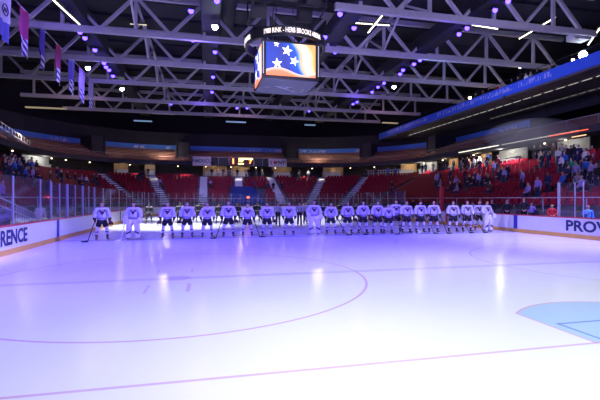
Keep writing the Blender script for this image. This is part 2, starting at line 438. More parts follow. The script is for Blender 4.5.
def crest(jm, root, J, m, s=.125):
    bv = BVHTree.FromPolygons([v.co.copy() for v in jm.vertices], [list(p.vertices) for p in jm.polygons])
    zc = Vector(J['chest']).z-.045; mb = MB()
    def on(x, z):
        hit = bv.ray_cast(Vector((x, -2, z)), Vector((0, 1, 0)))
        return hit[0].y if hit[0] else -.2
    n = 7; idx = {}
    for i in range(n):
        t = i/(n-1); half = s*(1.25*(1-t)**.8)+.008; z = zc+s*.85-t*s*2.0
        for j in range(5):
            x = (j/4-.5)*2*half; y = on(x, z)
            for q, off in enumerate((.006, -.012)): idx[i, j, q] = len(mb.v); mb.v.append(Vector((x, y+off*1.0-(.0), z)))
    for i in range(n-1):
        for j in range(4):
            mb.f.append([idx[i, j, 1], idx[i, j+1, 1], idx[i+1, j+1, 1], idx[i+1, j, 1]]); mb.m.append(0)
            mb.f.append([idx[i, j, 0], idx[i+1, j, 0], idx[i+1, j+1, 0], idx[i, j+1, 0]]); mb.m.append(0)
    for i in range(n-1):
        for j in (0, 4): mb.f.append([idx[i, j, 0], idx[i, j, 1], idx[i+1, j, 1], idx[i+1, j, 0]]); mb.m.append(0)
    for j in range(4): mb.f.append([idx[0, j, 0], idx[0, j+1, 0], idx[0, j+1, 1], idx[0, j, 1]]); mb.m.append(0)
    cr = build('crest', mb, m, root)
    # small pale bar across the crest
    w = MB(); z = zc+s*.45
    for x0, x1 in ((-.6, .6),):
        xa, xb = x0*s, x1*s; ya = yb = min(on(xa, z), on(xb, z), on(0, z))-.012
        w.poly([(xa, ya, z-.014), (xb, yb, z-.014), (xb, yb, z+.014), (xa, ya, z+.014)], .006, (0, -1, 0))
    build('crest_mark', w, M['numwhite'], cr)
def make_skater(name, jm_, sm, gm, hairmat, cresty=True, helmet=None, kind='hockey'):
    J = pose(kind, .085); root = empty(name, (0, -400, 0))
    link('body', body_mesh('body', J, M['skin']), root)
    if helmet is None: link('hair', hair_mb(J).mesh('hair', hairmat, True), root)
    jo = torso_cloth('jersey', J, jm_, 1.12, pads=.50, hem=.20); link('jersey', jo, root)
    link('hockey_pants', leg_cloth('hockey_pants', J, M['pants'], 1.35, knee_end=True), root)
    for s in 'LR':
        kn = Vector(J['kn'+s]); an = Vector(J['an'+s])
        link('sock', limb('sock', kn+Vector((0, 0, .13)), an+Vector((0, 0, .08)), .080, .058, sm, .082), root)
        skate(J, s, root); glove(J, s, root, gm)
    if cresty: crest(jo, root, J, M['crest'])
    face_parts(J, root)
    if helmet is not None: helmet_on(J, root, helmet)
    return root
def helmet_mb(c, s=1.0):
    c = Vector(c); mb = MB()
    mb.ell(c, (.125*s, .150*s, .140*s), 16, 10, lambda p: (p-c).z > -.055*s and not ((p-c).y < -.07*s and (p-c).z < .02*s))
    mb.box(c+Vector((0, -.02, .137))*s, (.05*s, .16*s, .02*s))
    return mb
def helmet_on(J, root, m):
    c = Vector(J['head'])+Vector((0, .0, .03)); h = build('helmet', helmet_mb(c), m, root, True)
    v = MB().sweep(lambda k: [c+Vector((.118*math.cos(PI*(1.15+.7*k/8)), .15*math.sin(PI*(1.15+.7*k/8)), z)) for z in (.03, -.05)], 9, False)
    build('visor', v, M['glass'], h)
wp = [make_skater('hockey_player', M['jersey'], M['sock'], M['glovedark'], M['hair_brown'])]
dp = make_skater('hockey_player', M['darkjersey'], M['darksock'], M['stick'], M['hair_black'], cresty=False, helmet=M['helmetblack'])
for s in (1,):   # number plate on the dark jersey front
    J = pose('hockey', .085)
J = pose('stand', .085)
rp = empty('referee', (0, -400, 0))
link('body', body_mesh('body', J, M['skin']), rp); link('hair', hair_mb(J).mesh('hair', M['hair_brown'], True), rp)
link('striped_shirt', torso_cloth('striped_shirt', J, M['stripes'], 1.05), rp); link('trousers', leg_cloth('trousers', J, M['pants'], 1.08), rp)
for s in 'LR': skate(J, s, rp)
face_parts(J, rp)
# goalie
J = pose('hockey', .085); gp = empty('hockey_goalkeeper', (0, -400, 0))
for s, q in (('L', 1), ('R', -1)): J['an'+s] = (q*.22, .0, .175); J['to'+s] = (q*.26, -.16, .125); J['el'+s] = (q*.35, -.02, 1.2); J['wr'+s] = (q*.33, -.2, 1.02); J['ha'+s] = (q*.32, -.27, .96)
link('body', body_mesh('body', J, M['skin']), gp); link('hair', hair_mb(J).mesh('hair', M['hair_black'], True), gp)
jo = torso_cloth('jersey', J, M['jersey'], 1.12, pads=.6, hem=.10); link('jersey', jo, gp); crest(jo, gp, J, M['crest'], .12)
link('hockey_pants', leg_cloth('hockey_pants', J, M['pad'], 1.45, knee_end=True), gp)
for s, q in (('L', 1), ('R', -1)):
    skate(J, s, gp); x = q*.19
    pm = MB()
    def prof(k, x=x, q=q):
        z, w, y, dd = [(.12, .11, -.17, .10), (.20, .12, -.12, .12), (.45, .125, -.13, .13), (.60, .13, -.17, .13), (.85, .125, -.16, .09), (.90, .10, -.15, .06)][k]
        X = x*(1.12-.28*z)
        return [(X-w, y+dd*.3, z), (X-w*.85, y-dd*.45, z), (X-w*.4, y-dd*.6, z), (X+w*.4, y-dd*.6, z), (X+w*.85, y-dd*.45, z), (X+w, y+dd*.3, z), (X+w*.9, y+dd, z), (X-w*.9, y+dd, z)]
    pm.sweep(prof, 6); pd = build('leg_pad', pm, M['pad'], gp, True)
    mk = MB(); X = x*1.0
    mk.poly([(X-.11, -.215, .33+.05*q), (X+.11, -.215, .33-.05*q), (X+.11, -.215, .41-.05*q), (X-.11, -.215, .41+.05*q)], .012, (0, -1, 0)); build('pad_marking', mk, M['padmark'], pd)
    if q == -1: build('blocker', MB().box(Vector(J['ha'+s])+Vector((0, -.03, .02)), (.20, .07, .36), Matrix.Rotation(.25, 3, 'X')), M['pad'], gp)
    else:
        g_ = MB().ell(Vector(J['ha'+s])+Vector((0, -.02, 0)), (.13, .07, .15), 12, 8); build('catching_glove', g_, M['pad'], gp, True)
face_parts(J, gp)
PROTOS = USED_PROTOS+[wp[0], dp, rp, gp]

# stick and held helmet prototypes
def stick_obj(label, loc, vec, flip, white=False, group='hockey sticks held by the white team', goalie=False):
    """heel at loc, shaft runs along vec (towards the hand)"""
    white = white or goalie; r = empty('hockey_stick', loc, 0, label=label, cat='hockey stick', group=group)
    v = Vector(vec).normalized(); top = v*1.42
    build('shaft', MB().beam((0, 0, .03), top, .03, .03), M['stick'] if not goalie else M['pad'], r)
    hx = Vector((-v.x, -v.y*.4, 0)).normalized()
    b = MB(); pts = [(0, 0, .005), hx*.10+Vector((0, 0, .0)), hx*.30+Vector((0, .02, .012)), hx*.31+Vector((0, .02, .06)), hx*.1+Vector((0, 0, .075)), v*.09]
    b.poly(pts, .018 if not goalie else .03, Vector((-hx.y, hx.x, 0))); build('blade', b, M['stick'] if not white else M['pad'], r) 
    build('grip_tape', MB().beam(top*.90, top*1.003, .034, .034), M['tape'], r)
    return r
def held_helmet(label, loc, m=None, group='helmets held by the white team'):
    r = empty('hockey_helmet', loc, 0, label=label, cat='helmet', group=group)
    build('shell', helmet_mb((0, 0, 0)), m or M['helmet'], r, True)
    c = MB()
    for k in range(7):
        a = PI*(1.12+.76*k/6); c.cyl((.118*math.cos(a), .15*math.sin(a), .02), (.10*math.cos(a), .15*math.sin(a), -.15), .004, n=5)
    for z in (-.04, -.10, -.15):
        for k in range(8):
            a0 = PI*(1.12+.76*k/8); a1 = PI*(1.12+.76*(k+1)/8); q = 1-(.02-z)*.5
            c.cyl((.118*q*math.cos(a0), .15*math.sin(a0), z), (.118*q*math.cos(a1), .15*math.sin(a1), z), .004, n=5)
    build('cage', c, M['black'], r)
    return r

# ------------------------------------------------------------------ white team on the blue line
BLY = 22.9
ordn = ['leftmost', 'second from left', 'third from left', 'fourth from left', 'fifth from left', 'sixth from left', 'seventh from left', 'eighth from left', 'ninth from left', 'tenth from left', 'eleventh from left', 'twelfth from left',
        'eleventh from right', 'tenth from right', 'ninth from right', 'eighth from right', 'seventh from right', 'sixth from right', 'fifth from right', 'fourth from right', 'third from right', 'second from right', 'rightmost']
# u, type, depth, scale, hair, stick(0/-1/+1), helmet side, turn
WT = [(102, 'p', 22.6, 1.03, 'ginger', -1, 1, .30), (133.5, 'g', 22.7, 1.03, 'black', -2, 0, 0), (167.5, 'p', 22.9, 1.03, 'black', 0, -1, 0), (187.2, 'p', 23.0, 1.04, 'brown', 0, -1, 0),
      (207.3, 'p', 22.9, 1.01, 'blond', 0, 0, .1), (228.5, 'p', 22.9, 1.06, 'brown', -1, 1, 0), (247.5, 'p', 23.1, .99, 'brown', 1, 0, 0), (267, 'p', 23.1, 1.01, 'brown', 0, 1, 0),
      (289, 'p', 23.2, 1.02, 'blond', 0, 0, -.1), (314, 'g', 23.3, 1.07, 'black', 0, 0, -.1), (331, 'p', 23.3, 1.0, 'brown', 1, 0, -.15), (347.5, 'p', 23.3, 1.03, 'brown', 1, 1, 0),
      (363, 'p', 23.2, 1.05, 'black', 0, 1, 0), (377.5, 'p', 23.2, 1.05, 'black', 0, -1, 0), (388.2, 'p', 23.1, .97, 'brown', 0, 0, -.1), (396, 'p', 23.9, 1.08, 'brown', 0, 0, -.2),
      (406.5, 'p', 23.1, 1.05, 'brown', -1, 0, 0), (420.3, 'p', 23.1, 1.05, 'black', 1, 0, 0), (433.6, 'p', 23.1, 1.06, 'black', 1, 0, -.2), (453, 'p', 23.1, 1.05, 'brown', 1, 0, -.15),
      (467, 'p', 23.1, 1.06, 'black', 1, 1, -.1), (479.5, 'p', 23.9, 1.04, 'blond', 0, 0, -.5), (486.5, 'g', 23.2, 1.04, 'brown', 0, 0, .2)]
for i, (u, ty, y, scl, hair, stk, hel, turn) in enumerate(WT):
    p = at_y(u, y); src = gp if ty == 'g' else wp[0]
    r, parts = copy_thing(src); r.location = (p.x, p.y, 0); scl *= 1.035; r.scale = (scl*(1.0), scl, scl)
    face = math.atan2(-p.x, p.y)*.35; r.rotation_euler = (0, 0, turn+face*0)
    for h in parts.get('hair', []): ob_mat(h, M['hair_'+hair])
    what = 'goalkeeper in white jersey and pads' if ty == 'g' else 'hockey player in white jersey'
    tag(r, f'{what}, {ordn[i]} in the line', 'person', 'white team lined up on the blue line')
    Rz = Matrix.Rotation(turn, 3, 'Z')
    if stk:
        q = 1 if stk > 0 else -1
        hand = Vector((q*.30*scl, -.23*scl, .99*scl)); heel = Vector((q*(.62 if stk != -2 else .50)*scl if i not in (10, 11, 19, 20) else q*.85, -.42, .0))
        hw = p+Rz@hand; lw = p+Rz@heel
        stick_obj(f'{"white" if ty == "g" else "black"} hockey stick held by the white player {ordn[i]} in line', (lw.x, lw.y, 0.0), hw-lw, q, goalie=(ty == 'g'))
    if hel:
        hw = p+Rz@Vector((hel*.36*scl, -.27*scl, .80*scl))
        held_helmet(f'maroon helmet held by the white player {ordn[i]} in line', hw)
# dark team on the far blue line
DU = [(149, 36.5), (180, 37.5), (199, 38), (219, 35.5), (237, 35.8), (257, 37.5), (323, 33), (340, 37.5), (356, 36.5), (371, 37), (303, 38)]
DU.sort()
for i, (u, y) in enumerate(DU):
    p = at_y(u, y); r, parts = copy_thing(dp); r.location = (p.x, p.y, 0); sx = .96+.02*(i % 3); r.scale = (sx,)*3; r.rotation_euler = (0, 0, PI*.08*((i % 3)-1))
    nm = ['leftmost', 'second', 'third', 'fourth', 'fifth', 'sixth', 'seventh', 'eighth', 'ninth', 'tenth', 'eleventh', 'twelfth', 'thirteenth'][i]
    tag(r, f'hockey player in black jersey and helmet, {nm} from left behind the white line' if i else 'hockey player in black jersey and helmet, leftmost behind the white line', 'person', 'black team lined up farther down the ice')
for i, (u, y, t) in enumerate([(278, 31, 'left'), (299.5, 31, 'middle'), (305.5, 33, 'right')]):
    p = at_y(u, y); r, parts = copy_thing(rp); r.location = (p.x, p.y, 0)
    r.scale = (1.0,)*3; tag(r, f'official in striped shirt and black trousers at centre ice, {t} of three', 'person', 'officials at centre ice')

# ------------------------------------------------------------------ ice with painted markings
def ice_material():
    m, N, L, b = new_mat('ice')
    tc = N.new('ShaderNodeTexCoord'); sx = N.new('ShaderNodeSeparateXYZ'); L.new(tc.outputs['Object'], sx.inputs[0])
    X, Y = sx.outputs['X'], sx.outputs['Y']
    def math_(op, a, b_=None, c=None):
        n = N.new('ShaderNodeMath'); n.operation = op
        for k, v in enumerate((a, b_, c)):
            if v is None: continue
            if isinstance(v, (int, float)): n.inputs[k].default_value = v
            else: L.new(v, n.inputs[k])
        return n.outputs[0]
    def dist(cx, cy): return math_('SQRT', math_('ADD', math_('POWER', math_('SUBTRACT', X, cx), 2), math_('POWER', math_('SUBTRACT', Y, cy), 2)))
    def rect(x0, x1, y0, y1): return math_('MULTIPLY', math_('COMPARE', X, (x0+x1)/2, (x1-x0)/2), math_('COMPARE', Y, (y0+y1)/2, (y1-y0)/2))
    col = [None]
    nz = N.new('ShaderNodeTexNoise'); nz.inputs['Scale'].default_value = .35; nz.inputs['Detail'].default_value = 6; L.new(tc.outputs['Object'], nz.inputs['Vector'])
    mx = N.new('ShaderNodeMix'); mx.data_type = 'RGBA'; mx.inputs['A'].default_value = (.74, .76, .88, 1); mx.inputs['B'].default_value = (.82, .83, .92, 1); L.new(nz.outputs['Fac'], mx.inputs['Factor'])
    col = mx.outputs['Result']
    def paint(mask, c, k=1.0):
        nonlocal col
        n = N.new('ShaderNodeMix'); n.data_type = 'RGBA'; L.new(math_('MULTIPLY', mask, k), n.inputs['Factor']); L.new(col, n.inputs['A']); n.inputs['B'].default_value = (*c, 1); col = n.outputs['Result']
    pink = (.55, .24, .50); blue = (.10, .12, .60)
    # crease
    cx = 6.95; dc = dist(cx, 5.0); fill = math_('MULTIPLY', math_('MULTIPLY', math_('LESS_THAN', dc, 2.12), math_('COMPARE', X, cx, 1.42)), math_('GREATER_THAN', Y, 4.97))
    inner = math_('MULTIPLY', math_('MULTIPLY', math_('LESS_THAN', dc, 2.07), math_('COMPARE', X, cx, 1.37)), math_('GREATER_THAN', Y, 4.97))
    paint(fill, pink, .6); paint(inner, (.40, .66, .92), math_('ADD', .62, math_('MULTIPLY', nz.outputs['Fac'], .4)))
    paint(rect(cx-1.17, cx+1.17, 5.84, 5.90), (.06, .14, .60), .6); paint(rect(cx-1.20, cx-1.14, 5.0, 5.90), (.06, .14, .60), .6); paint(rect(cx+1.14, cx+1.20, 5.0, 5.90), (.06, .14, .60), .6)
    paint(math_('COMPARE', Y, 4.97, .03), pink, .6)
    paint(math_('COMPARE', Y, 57.0, .05), pink, .8)
    for sx_ in (-.75, 14.1):
        for sy in (11.5, 50.0):
            if sy > 20 and sx_ > 5: pass
            d = dist(sx_, sy); 
            paint(math_('COMPARE', d, 4.97, .03), pink if sx_ < 5 else (.30, .25, .55), .65 if sx_ < 5 else .45)
            if sy < 20 and sx_ > 5: continue
            paint(math_('LESS_THAN', d, .36), (.52, .36, .62), .45)
            for q in (-1, 1):
                paint(rect(sx_+q*.33-.03 if q > 0 else sx_-.63, sx_+.39 if q > 0 else sx_-.57, sy-1.75, sy-.8), pink, .45)
                paint(rect(sx_+.33 if q > 0 else sx_-.63, sx_+.39 if q > 0 else sx_-.57, sy+.8, sy+1.5), pink, .35)
    paint(math_('COMPARE', Y, 11.45, .16), (.30, .26, .62), .30)
    paint(math_('COMPARE', Y, BLY, .16), blue, .55); paint(math_('COMPARE', Y, 38.4, .16), blue, .7); paint(math_('COMPARE', Y, 30.7, .15), (.6, .1, .2), .5)
    paint(math_('COMPARE', dist(6.05, 30.7), 4.97, .05), blue, .6)
    # skate scratches, faint
    mp = N.new('ShaderNodeMapping'); mp.inputs['Scale'].default_value = (3, .5, 1); mp.inputs['Rotation'].default_value = (0, 0, .4); L.new(tc.outputs['Object'], mp.inputs[0])
    n2 = N.new('ShaderNodeTexNoise'); n2.inputs['Scale'].default_value = 2; n2.inputs['Detail'].default_value = 8; n2.inputs['Distortion'].default_value = 1.5; L.new(mp.outputs[0], n2.inputs['Vector'])
    L.new(col, b.inputs['Base Color'])
    L.new(math_('ADD', math_('MULTIPLY', n2.outputs['Fac'], .16), .10), b.inputs['Roughness'])
    b.inputs['IOR'].default_value = 1.31
    bp = N.new('ShaderNodeBump'); bp.inputs['Strength'].default_value = .03; bp.inputs['Distance'].default_value = .05; L.new(n2.outputs['Fac'], bp.inputs['Height']); L.new(bp.outputs['Normal'], b.inputs['Normal'])
    return m
XC, OFF, YC, RB = 6.05, 4.75, 51.3, 8.5
X0, X1 = XC-OFF-RB, XC+OFF+RB     # boards faces (-7.2 / 19.3)
build('floor', MB().box((6, 46, -.2), (110, 130, .36)), M['floorrub'], kind='structure')
# ice sheet with rounded far corners
ice = MB(); pts = [(X0, .8, 0), (X1, .8, 0)]
for k in range(13): a = PI/2*k/12; pts.append((XC+OFF+RB*math.cos(a), YC+RB*math.sin(a), 0))
for k in range(13): a = PI/2+PI/2*k/12; pts.append((XC-OFF+RB*math.cos(a), YC+RB*math.sin(a), 0))
ice.poly([(p[0], p[1], -.02) for p in pts], .02, (0, 0, 1))
io = build('floor_ice', ice, ice_material(), kind='structure')

# generic rounded perimeter
def per(s, off, yc, R, y0=7.0):
    hx = off+R
    if s <= 1: return Vector((XC-hx, lerp(y0, yc, s), 0)), Vector((-1, 0, 0))
    if s <= 2: a = PI-PI/2*(s-1); n = Vector((math.cos(a), math.sin(a), 0)); return Vector((XC-off, yc, 0))+n*R, n
    if s <= 3: return Vector((lerp(XC-off, XC+off, s-2), yc+R, 0)), Vector((0, 1, 0))
    if s <= 4: a = PI/2-PI/2*(s-3); n = Vector((math.cos(a), math.sin(a), 0)); return Vector((XC+off, yc, 0))+n*R, n
    return Vector((XC+hx, lerp(yc, y0, s-4), 0)), Vector((1, 0, 0))
def stations(s0, s1, per1=10):
    out = [s0]; k = math.floor(s0*per1)+1
    while k/per1 < s1-1e-6: out.append(k/per1); k += 1
    out.append(s1); return out
def strip(mb, s0, s1, off, yc, R, prof, per1=12, y0=7.0):
    """prof: list of (outward, z)"""
    st = stations(s0, s1, per1)
    def P(k):
        p, n = per(st[k], off, yc, R, y0); return [p+n*a+Vector((0, 0, z)) for a, z in prof]
    return mb.sweep(P, len(st))

# ------------------------------------------------------------------ dasher boards
for nm, s0, s1, lab in (('left', 0, 1.5, 'white dasher boards along the left side of the rink'), ('right', 3.5, 5, 'white dasher boards along the right side by the team bench'), ('far', 1.5, 3.5, 'white dasher boards curving round the far end')):
    r = empty('dasher_boards', (0, 0, 0), label=lab, cat='rink boards')
    build('panel', strip(MB(), s0, s1, OFF, YC, RB, [(0, .22), (.10, .22), (.10, 1.07), (0, 1.07)]), M['board'], r)
    build('kick_plate', strip(MB(), s0, s1, OFF, YC, RB, [(-.012, 0), (.09, 0), (.09, .22), (-.012, .22)]), M['kick'], r)
    build('top_rail', strip(MB(), s0, s1, OFF, YC, RB, [(-.03, 1.07), (.16, 1.07), (.16, 1.12), (-.03, 1.12)]), M['redcap'], r)
    if nm != 'far':
        x = X0 if nm == 'left' else X1; q = 1 if nm == 'left' else -1
        for yy in (BLY, 38.4): build('blue_line_stripe', MB().box((x+q*.008, yy, .645), (.016, .32, .85)), M['bluestripe'], r)
        build('center_line_stripe', MB().box((x+q*.008, 30.7, .645), (.016, .3, .85)), M['redcap'], r)
        if nm == 'left':
            tm = text_mesh('RENCE', .78, .004, .022, M['letter'], ax='RIGHT', sx=.96); t = link('lettering', tm, r, (X0+.012, at_x(27.0, X0).y, .63), (PI/2, 0, PI/2))
        else:
            tm = text_mesh('PROV', .78, .004, .022, M['letter'], ax='LEFT', sx=1.25); t = link('lettering', tm, r, (X1-.012, at_x(565.5, X1).y, .63), (PI/2, 0, -PI/2))
# glass around the rink
PW = 1.22
def glass_run(lab, pts_, h0, h1, big=()):
    r = empty('rink_glass', (0, 0, 0), label=lab, cat='glass')
    for k in range(len(pts_)-1):
        a, b_ = pts_[k], pts_[k+1]
        build('glass_pane', MB().beam((a.x, a.y, (h0+h1)/2), (b_.x, b_.y, (h0+h1)/2), .012, h1-h0), M['glass'], r)
    for k, a in enumerate(pts_):
        w = .10 if k in big else .045
        build('post', MB().box((a.x, a.y, (h0+h1)/2), (w, w, h1-h0)), M['alu'], r)
    return r
def along(s0, s1, R, step):
    L = [per(s0+(s1-s0)*k/400, OFF, YC, R)[0] for k in range(401)]; out = [L[0]]; acc = 0
    for k in range(400):
        acc += (L[k+1]-L[k]).length
        if acc >= step: out.append(L[k+1]); acc = 0
    if (out[-1]-L[-1]).length > .3: out.append(L[-1])
    return out
yl = lambda u, x: at_x(u, x).y
L1 = [Vector((X0-.06, y, 0)) for y in (8.5, 10.4, 12.3, 14.0, yl(15, X0), yl(42, X0), yl(53, X0)-.12)]
glass_run('tall clear glass above left boards beside the white stair rail', L1, 1.12, 3.0)
yy = yl(53, X0); L2 = [Vector((X0-.06, yl(53, X0), 0))]
for u in (61, 68.5, 76.5): L2.append(Vector((X0-.06, yl(u, X0), 0)))
L2 += [Vector((X0-.06, yl(77, X0)+1.35*k, 0)) for k in (1, 2, 3, 4.8, 6.6, 9, 11.5, 14, 16.5, 19)]
glass_run('clear glass with close pale posts above left boards', L2, 1.12, 2.9, (2, 4, 6))
glass_run('clear glass panels round the far end boards', along(1.0, 4.0, RB+.06, PW), 1.12, 2.9)
R1 = [Vector((X1+.06, y, 0)) for y in (yl(558, X1), yl(574, X1), yl(582.5, X1), 14.6, 12.8, 11.0)]
glass_run('clear glass with bright posts above right boards beside the red jacket', R1, 1.12, 3.0, (0,))
R2 = [Vector((X1+.06, y, 0)) for y in (38.2, 40.2, 42.2, 44.2, 46.2, 48.2, 50.2)]
glass_run('clear glass above right boards behind the white line', R2, 1.12, 2.9)
for nm, x, q in (('left', X0-.3, -1), ('right', X1+.3, 1)): pass

# ------------------------------------------------------------------ lower bowl
NR = 15; ZA, ZB = 1.35, 6.3
def bowl(s, t):
    off = lerp(4.75, 11.5, t); yc = lerp(51.3, 61, t); R = lerp(10.6, 17, t)
    p, n = per(s, off, yc, R); p.z = lerp(ZA, ZB, t); return p, n
bm = MB(); st = stations(0, 5, 10)
def bprof(k):
    out = []
    for r in range(NR):
        a, n = bowl(st[k], r/NR); b2, _ = bowl(st[k], (r+1)/NR); z = ZA+(ZB-ZA)*r/NR
        out += [Vector((a.x, a.y, z)), Vector((b2.x, b2.y, z))]
    e, n = bowl(st[k], 1); out += [Vector((e.x, e.y, ZB)), e+n*7+Vector((0, 0, 0)), e+n*7-Vector((0, 0, ZB-.0)), Vector((bowl(st[k], 0)[0].x, bowl(st[k], 0)[0].y, 0))]
    return out
bm.sweep(bprof, len(st)); build('floor_lower_bowl', bm, M['concrete'], kind='structure')
# aisles
def solve_s(u, t, f=bowl, lo=.2, hi=4.95):
    best = None
    for k in range(951):
        s = lo+(hi-lo)*k/950; q = proj(f(s, t)[0])
        if q and (best is None or abs(q[0]-u) < best[0]): best = (abs(q[0]-u), s)
    return best[1]
AIS = [(140, 100, 'sloping down toward the left corner'), (165, 152, 'brightly lit at its top on the left'), (203, 204, 'left of the blue tarpaulin'), (238.5, 238.5, 'brightly lit above the blue tarpaulin'), (283, 270, 'right of the blue tarpaulin'),
       (310, 322, 'second right of the blue tarpaulin, steep white'), (343, 367, 'leaning left in the far right section'), (372, 426, 'at the far right corner below the white stall')]
asl = []
for u0, u1, w in AIS:
    s0, s1 = solve_s(u0, 0), solve_s(u1, 1); P0, P1 = bowl(s0, 0)[0], bowl(s1, 1)[0]
    tab = [solve_s(proj(lerp(P0, P1, k/NR/2))[0], k/NR/2) for k in range(2*NR+1)]; asl.append(tab); mb = MB(); Wd = .62 if u0 != 372 else .42
    for r in range(7 if u0 == 238.5 else 0, NR):
        for hh in (0, 1):
            t0 = (r+hh*.5)/NR; t1 = (r+hh*.5+.5)/NR; a, n = bowl(tab[2*r+hh], t0); b2, _ = bowl(tab[2*r+hh+1], t1); tx = Vector((-n.y, n.x, 0)); z = ZA+(ZB-ZA)*r/NR+(.165 if hh else .0)+.012
            d = n.copy(); c = (a+b2)/2; R_ = Matrix((tx, d.normalized(), Vector((0, 0, 1)))).transposed(); mb.box((c.x, c.y, z-.06), (Wd*2, abs((b2-a).dot(n))*1.02, .14), R_)
    build('aisle_stair', mb, M['pale'], label='pale stepped aisle '+w, cat='stair', group='aisle stairs of the lower stand')
# seats
sm_ = MB(); sm_.box((0, 0, .42), (.46, .40, .06)).box((0, .21, .66), (.46, .05, .44), Matrix.Rotation(-.15, 3, 'X')).box((0, .10, .2), (.06, .06, .40))
sm_.box((-.24, .02, .58), (.035, .30, .03)).box((.24, .02, .58), (.035, .30, .03))
seat_me = sm_.mesh('stadium_seat', M['seat'])
cands = []
for r in range(NR-1):
    for seg in range(5):
        tm_ = (r+.6)/NR; n_ = 400; L = 0; pts_ = [bowl(seg+k/n_, tm_)[0] for k in range(n_+1)]
        acc = 0; last = 0
        for k in range(n_):
            acc += (pts_[k+1]-pts_[k]).length
            if acc-last >= .56:
                last = acc; s = seg+(k+1)/n_; p = pts_[k+1]
                if any((bowl(a[2*r+1], tm_)[0]-p).length < .95 for a in asl): continue
                q = proj(p)
                if q is None or q[0] < -60 or q[0] > 660: continue
                cands.append((s, r, p, q))
BLUE_TARP = (232, 258)
def tarp_zone(q, r): return 228 < q[0] < 264 and r < 7
cands = [c for c in cands if not tarp_zone(c[3], c[1])]
inview = sorted([c for c in cands if 0 < c[3][0] < 600], key=lambda c: c[3][2]); inview = [c for c in inview if c[1] >= 1]
near = inview[:300]; nearset = set(id(c) for c in near)
def seat_tf(c):
    s, r, p, q = c; n = bowl(s, .5)[1]; z = ZA+(ZB-ZA)*r/NR
    return Vector((p.x, p.y, z)), math.atan2(-n.x, n.y)
for c in near:
    loc, rz = seat_tf(c); o = link('stadium_seat', seat_me, None, loc, (0, 0, rz)); side = 'left' if loc.x < 0 else 'right'
    tag(o, f'red plastic stadium seat in the {side} stand nearest the glass', 'seat', f'red seats in the {side} stand')
rest = MB(); vs = [v.co.copy() for v in seat_me.vertices]; fs = [list(p.vertices) for p in seat_me.polygons]
for c in cands:
    if id(c) in nearset: continue
    loc, rz = seat_tf(c); R_ = Matrix.Rotation(rz, 3, 'Z'); i = len(rest.v)
    for v in vs[:16]: rest.v.append(loc+R_@v)
    for f in fs[:12]: rest.f.append([i+k for k in f]); rest.m.append(0)
me = bpy.data.meshes.new('stadium_seats'); me.from_pydata([tuple(v) for v in rest.v], [], rest.f); me.materials.append(M['seat'])
tag(link('stadium_seating', me), 'rows of small red seats filling the far stands', 'seating', kind='stuff')

# front wall of the stands with rail
for nm, s0, s1, w in (('left', .1, 1.5, 'left'), ('far', 1.5, 3.5, 'far'), ('right', 3.5, 4.95, 'right')):
    r = empty('front_rail', (0, 0, 0), label=f'pale horizontal front rail of the {w} stand', cat='railing', group='front rails of the stands')
    rb = MB(); strip(rb, s0, s1, 4.75, 51.3, 10.5, [(-.03, 2.16), (.03, 2.16), (.03, 2.22), (-.03, 2.22)]); build('top_bar', rb, M['alu'], r)
    pb = MB(); ss = stations(s0, s1, 14)
    for s in ss: p, n = per(s, 4.75, 51.3, 10.5); pb.box((p.x, p.y, 1.72), (.05, .05, .95))
    build('uprights', pb, M['alu'], r)
# blue tarpaulin over the portal, far end
s = solve_s(246, .15); p, n = bowl(s, .0); zf = MB()
tp = empty('tarpaulin', (0, 0, 0), label='blue tarpaulin covering the portal in the far stand', cat='tarpaulin')
a, n = bowl(s, 0); b2, _ = bowl(s, 6/NR)
build('cover', MB().sweep(lambda k: [(a.x-(2.5 if k == 0 else 1.9), lerp(a.y, b2.y, k), lerp(ZA+.4, ZB*.66, k)), (a.x+(2.4 if k == 0 else 1.6), lerp(a.y, b2.y, k), lerp(ZA+.4, ZB*.66, k)),
                             (a.x+(2.4 if k == 0 else 1.6), lerp(a.y, b2.y, k), lerp(ZA-.2, ZB*.60, k)), (a.x-(2.5 if k == 0 else 1.9), lerp(a.y, b2.y, k), lerp(ZA-.2, ZB*.60, k))], 2), M['bluefabric'], tp)
build('side_rail', MB().beam((a.x-2.5, a.y, ZA+1.2), (b2.x-1.9, b2.y, ZB*.66+.8), .08, .08).beam((a.x+2.4, a.y, ZA+1.2), (b2.x+1.6, b2.y, ZB*.66+.8), .08, .08), M['bluefabric'], tp)
build('exit_light', MB().box((a.x+.1, a.y-.06, ZA+1.0), (.35, .08, .2)), M['redlamp'], tp)

# ------------------------------------------------------------------ upper ring deck
def ring(s, R): return per(s, 11.5, 61, R)
RI, RO = 17.0, 24.5; ZD = 8.8; NB = 8
dk = MB(); st = stations(0, 5, 10)
def dprof(k):
    out = []
    for r in range(NB):
        z = ZD+.36*r; p, n = ring(st[k], RI+(RO-RI)*r/NB); q, _ = ring(st[k], RI+(RO-RI)*(r+1)/NB); out += [p+Vector((0, 0, z)), q+Vector((0, 0, z))]
    q, _ = ring(st[k], RO); p, _ = ring(st[k], RI); out += [q+Vector((0, 0, ZD-.2)), p+Vector((0, 0, ZD-.5))]
    return out
dk.sweep(dprof, len(st)); w_ = 2*NB+2
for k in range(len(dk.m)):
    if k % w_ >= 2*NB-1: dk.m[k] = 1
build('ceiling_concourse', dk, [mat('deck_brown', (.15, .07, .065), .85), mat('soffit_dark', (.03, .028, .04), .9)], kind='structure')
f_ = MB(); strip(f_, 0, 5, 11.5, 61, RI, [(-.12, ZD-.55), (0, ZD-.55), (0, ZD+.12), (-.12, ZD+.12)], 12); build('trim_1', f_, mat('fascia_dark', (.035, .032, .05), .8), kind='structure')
f_ = MB(); strip(f_, 0, 5, 11.5, 61, RI, [(-.10, ZD+.95), (-.04, ZD+.95), (-.04, ZD+1.02), (-.10, ZD+1.02)], 12)
